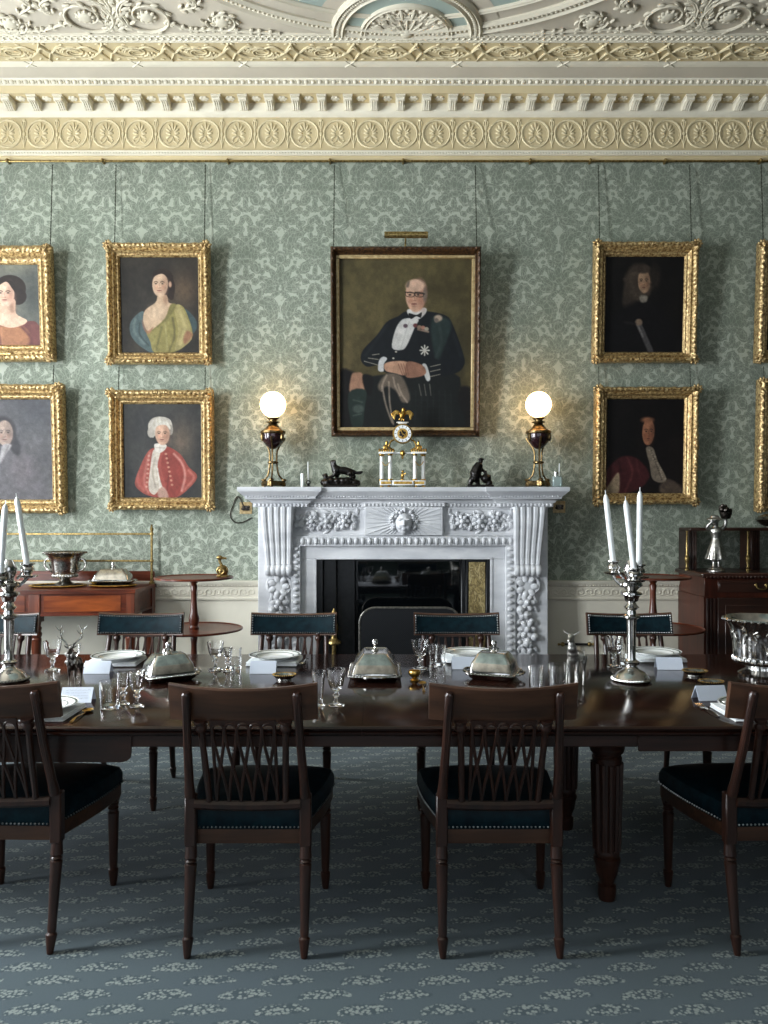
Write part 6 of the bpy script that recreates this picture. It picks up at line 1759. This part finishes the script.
# little silver salts, spoons, fork, knife
def salt(px, py, wpx, lab):
    x, d = on_table(px, py); r = wpx*d/F/2
    t = thing('oval_salt', lab, 'salt dish', (x, d, TZ), 0, 'small silver dishes on the table')
    MB().lathe([(0,0),(r*.62,0),(r*.60,.006),(r*.8,.010),(r,.022),(r,.0245),(r*.95,.024),(r*.75,.014),(0,.012)], 26, sy=.8).build('dish', M_CHASED, t)
    m = MB()
    for k in range(34): a = 2*pi*k/34; m.ell((r*cos(a), r*.8*sin(a), .024), (.0035,.0035,.003), 5, 4)
    m.build('beaded_rim', M_GILT, t)
salt(284.5, 680, 23, 'small oval silver dish behind the crest of the second near chair')
salt(695, 676, 24, 'small silver dish right of the candelabrum, farther of two')
salt(711, 687, 24, 'small silver dish right of the candelabrum, nearer of two')
def spoon(mat):
    m = MB()
    pts = catmull([(0,.0,.004), (0,.05,.010), (0,.10,.006), (0,.125,.004)], 5)
    m.tube(pts, [.0065-.0035*min(1, i/5) for i in range(len(pts))], 7, flat=.5)
    vs, fs = [], []; N, Q = 16, 5
    for j in range(Q+1):
        for i in range(N):
            a = 2*pi*i/N; r = j/Q; vs.append((.017*r*cos(a)*(1-.12*sin(a)), .152+.028*r*sin(a), .0012+.008*r*r))
    for j in range(Q):
        for i in range(N): k = (i+1) % N; fs.append((j*N+i, j*N+k, (j+1)*N+k, (j+1)*N+i))
    m.add(vs, fs); m.add([(a, b, c-.0012) for a, b, c in vs], fs)
    return m
def fork():
    m = MB(); pts = catmull([(0,0,.003), (0,.06,.010), (0,.115,.006)], 5)
    m.tube(pts, [.0065,.006,.005,.004,.0035,.0032,.003,.0032,.0035,.004,.0045], 7, flat=.5)
    m.box(-.0125, .0125, .112, .132, .004, .0065, .001)
    for k in range(4): m.tube([(-.0105+.007*k, .130, .005), (-.0105+.007*k, .165, .009), (-.0105+.007*k, .185, .0075)], [.0024,.002,.0012], 6)
    return m
def knife():
    m = MB(); m.tube([(0,0,.006), (0,.08,.007)], [.008,.0065], 8, flat=.6)
    m.prism([(-.007,.08), (.008,.08), (.010,.19), (.004,.215), (-.007,.20)], .004, .0062, 'z'); return m
def cutlery(f, name, mat, px, py, rz, lab, z=TZ, g=None, off=0):
    x, d = on_table(px, py); o = f.build(name, mat, None, loc=(x, d, z)); o.rotation_euler = (0, 0, rz)
    return tag(o, lab, name.replace('_', ' '), g or 'silver cutlery laid on the table')
def lay(f, name, mat, x, y, rz, lab):
    o = f.build(name, mat, None, loc=(x, y, TZ)); o.rotation_euler = (0, 0, rz)
    return tag(o, lab, name.replace('_', ' '), 'silver cutlery laid on the table')
lay(spoon(0), 'spoon', M_GILT, -1.058, 2.635, radians(0), 'silver-gilt spoon lying right of the plate at the leftmost near chair')
lay(fork(), 'fork', M_SILVER, 1.150, 2.71, radians(2), 'silver fork lying left of the napkin before the wine cooler')
lay(knife(), 'table_knife', M_GILT, PX(205, 2.65), 2.635, 0, 'gilt-handled knife left of the plate seen through the second near chair')
lay(spoon(0), 'spoon', M_SILVER, PX(305, 3.72), 3.83, radians(176), 'silver spoon right of the far plate at the left fireplace jamb')
x, d = on_table(414.5, 681)
t = thing('gilt_salt', 'small round gilt salt cellar right of the middle covered dish', 'salt cellar', (x, d, TZ))
MB().lathe([(0,0),(.018,0),(.019,.004),(.010,.010),(.012,.016),(.024,.026),(.027,.036),(.024,.044),(.022,.043),(.023,.036),(.02,.028),(0,.022)], 18).build('bowl', M_GILT, t)
cutlery(spoon(0), 'spoon', M_GILT, 424, 693, radians(0), 'small gilt spoon lying before the round gilt salt', TZ)
# ---------------------------------------------------------------- light, camera
def area(name, loc, rot, sx, sy, power, col):
    l = bpy.data.lights.new(name, 'AREA'); l.shape = 'RECTANGLE'; l.size, l.size_y = sx, sy
    l.energy = power; l.color = col
    o = bpy.data.objects.new(name, l); COL.objects.link(o); o.location = loc; o.rotation_euler = rot
    return o
WCOL = (.90, .96, 1.0)
for (a, b), pw in zip(WIN, WPOW):
    area('window_daylight', (XL-.16, (a+b)/2, (WZ0+WZ1)/2), (0, radians(-90), 0), WZ1-WZ0-.1, b-a-.1, pw, WCOL)
for a, b in FWIN:
    area('window_daylight', ((a+b)/2, YF-.16, 2.2), (radians(90), 0, 0), b-a-.1, 2.7, FPOW, WCOL)
w = bpy.data.worlds.new('world'); SC.world = w; w.use_nodes = True
w.node_tree.nodes['Background'].inputs[0].default_value = (.75,.85,1,1)
w.node_tree.nodes['Background'].inputs[1].default_value = 1.0
cam = bpy.data.cameras.new('camera'); co = bpy.data.objects.new('camera', cam); COL.objects.link(co)
co.location = (0, 0, HC); co.rotation_euler = (radians(90), 0, 0)
cam.sensor_fit = 'VERTICAL'; cam.sensor_height = 24.0; cam.lens = F/1024*24.0
cam.shift_x = -(VX-384)/1024; cam.shift_y = (VY-512)/1024
cam.clip_start = .05
SC.camera = co
vs = SC.view_settings
SC.display_settings.display_device = 'sRGB'
vs.view_transform = 'Standard'; vs.look = 'None'; vs.exposure = EXPOSURE; vs.gamma = 1.0; vs.use_curve_mapping = False
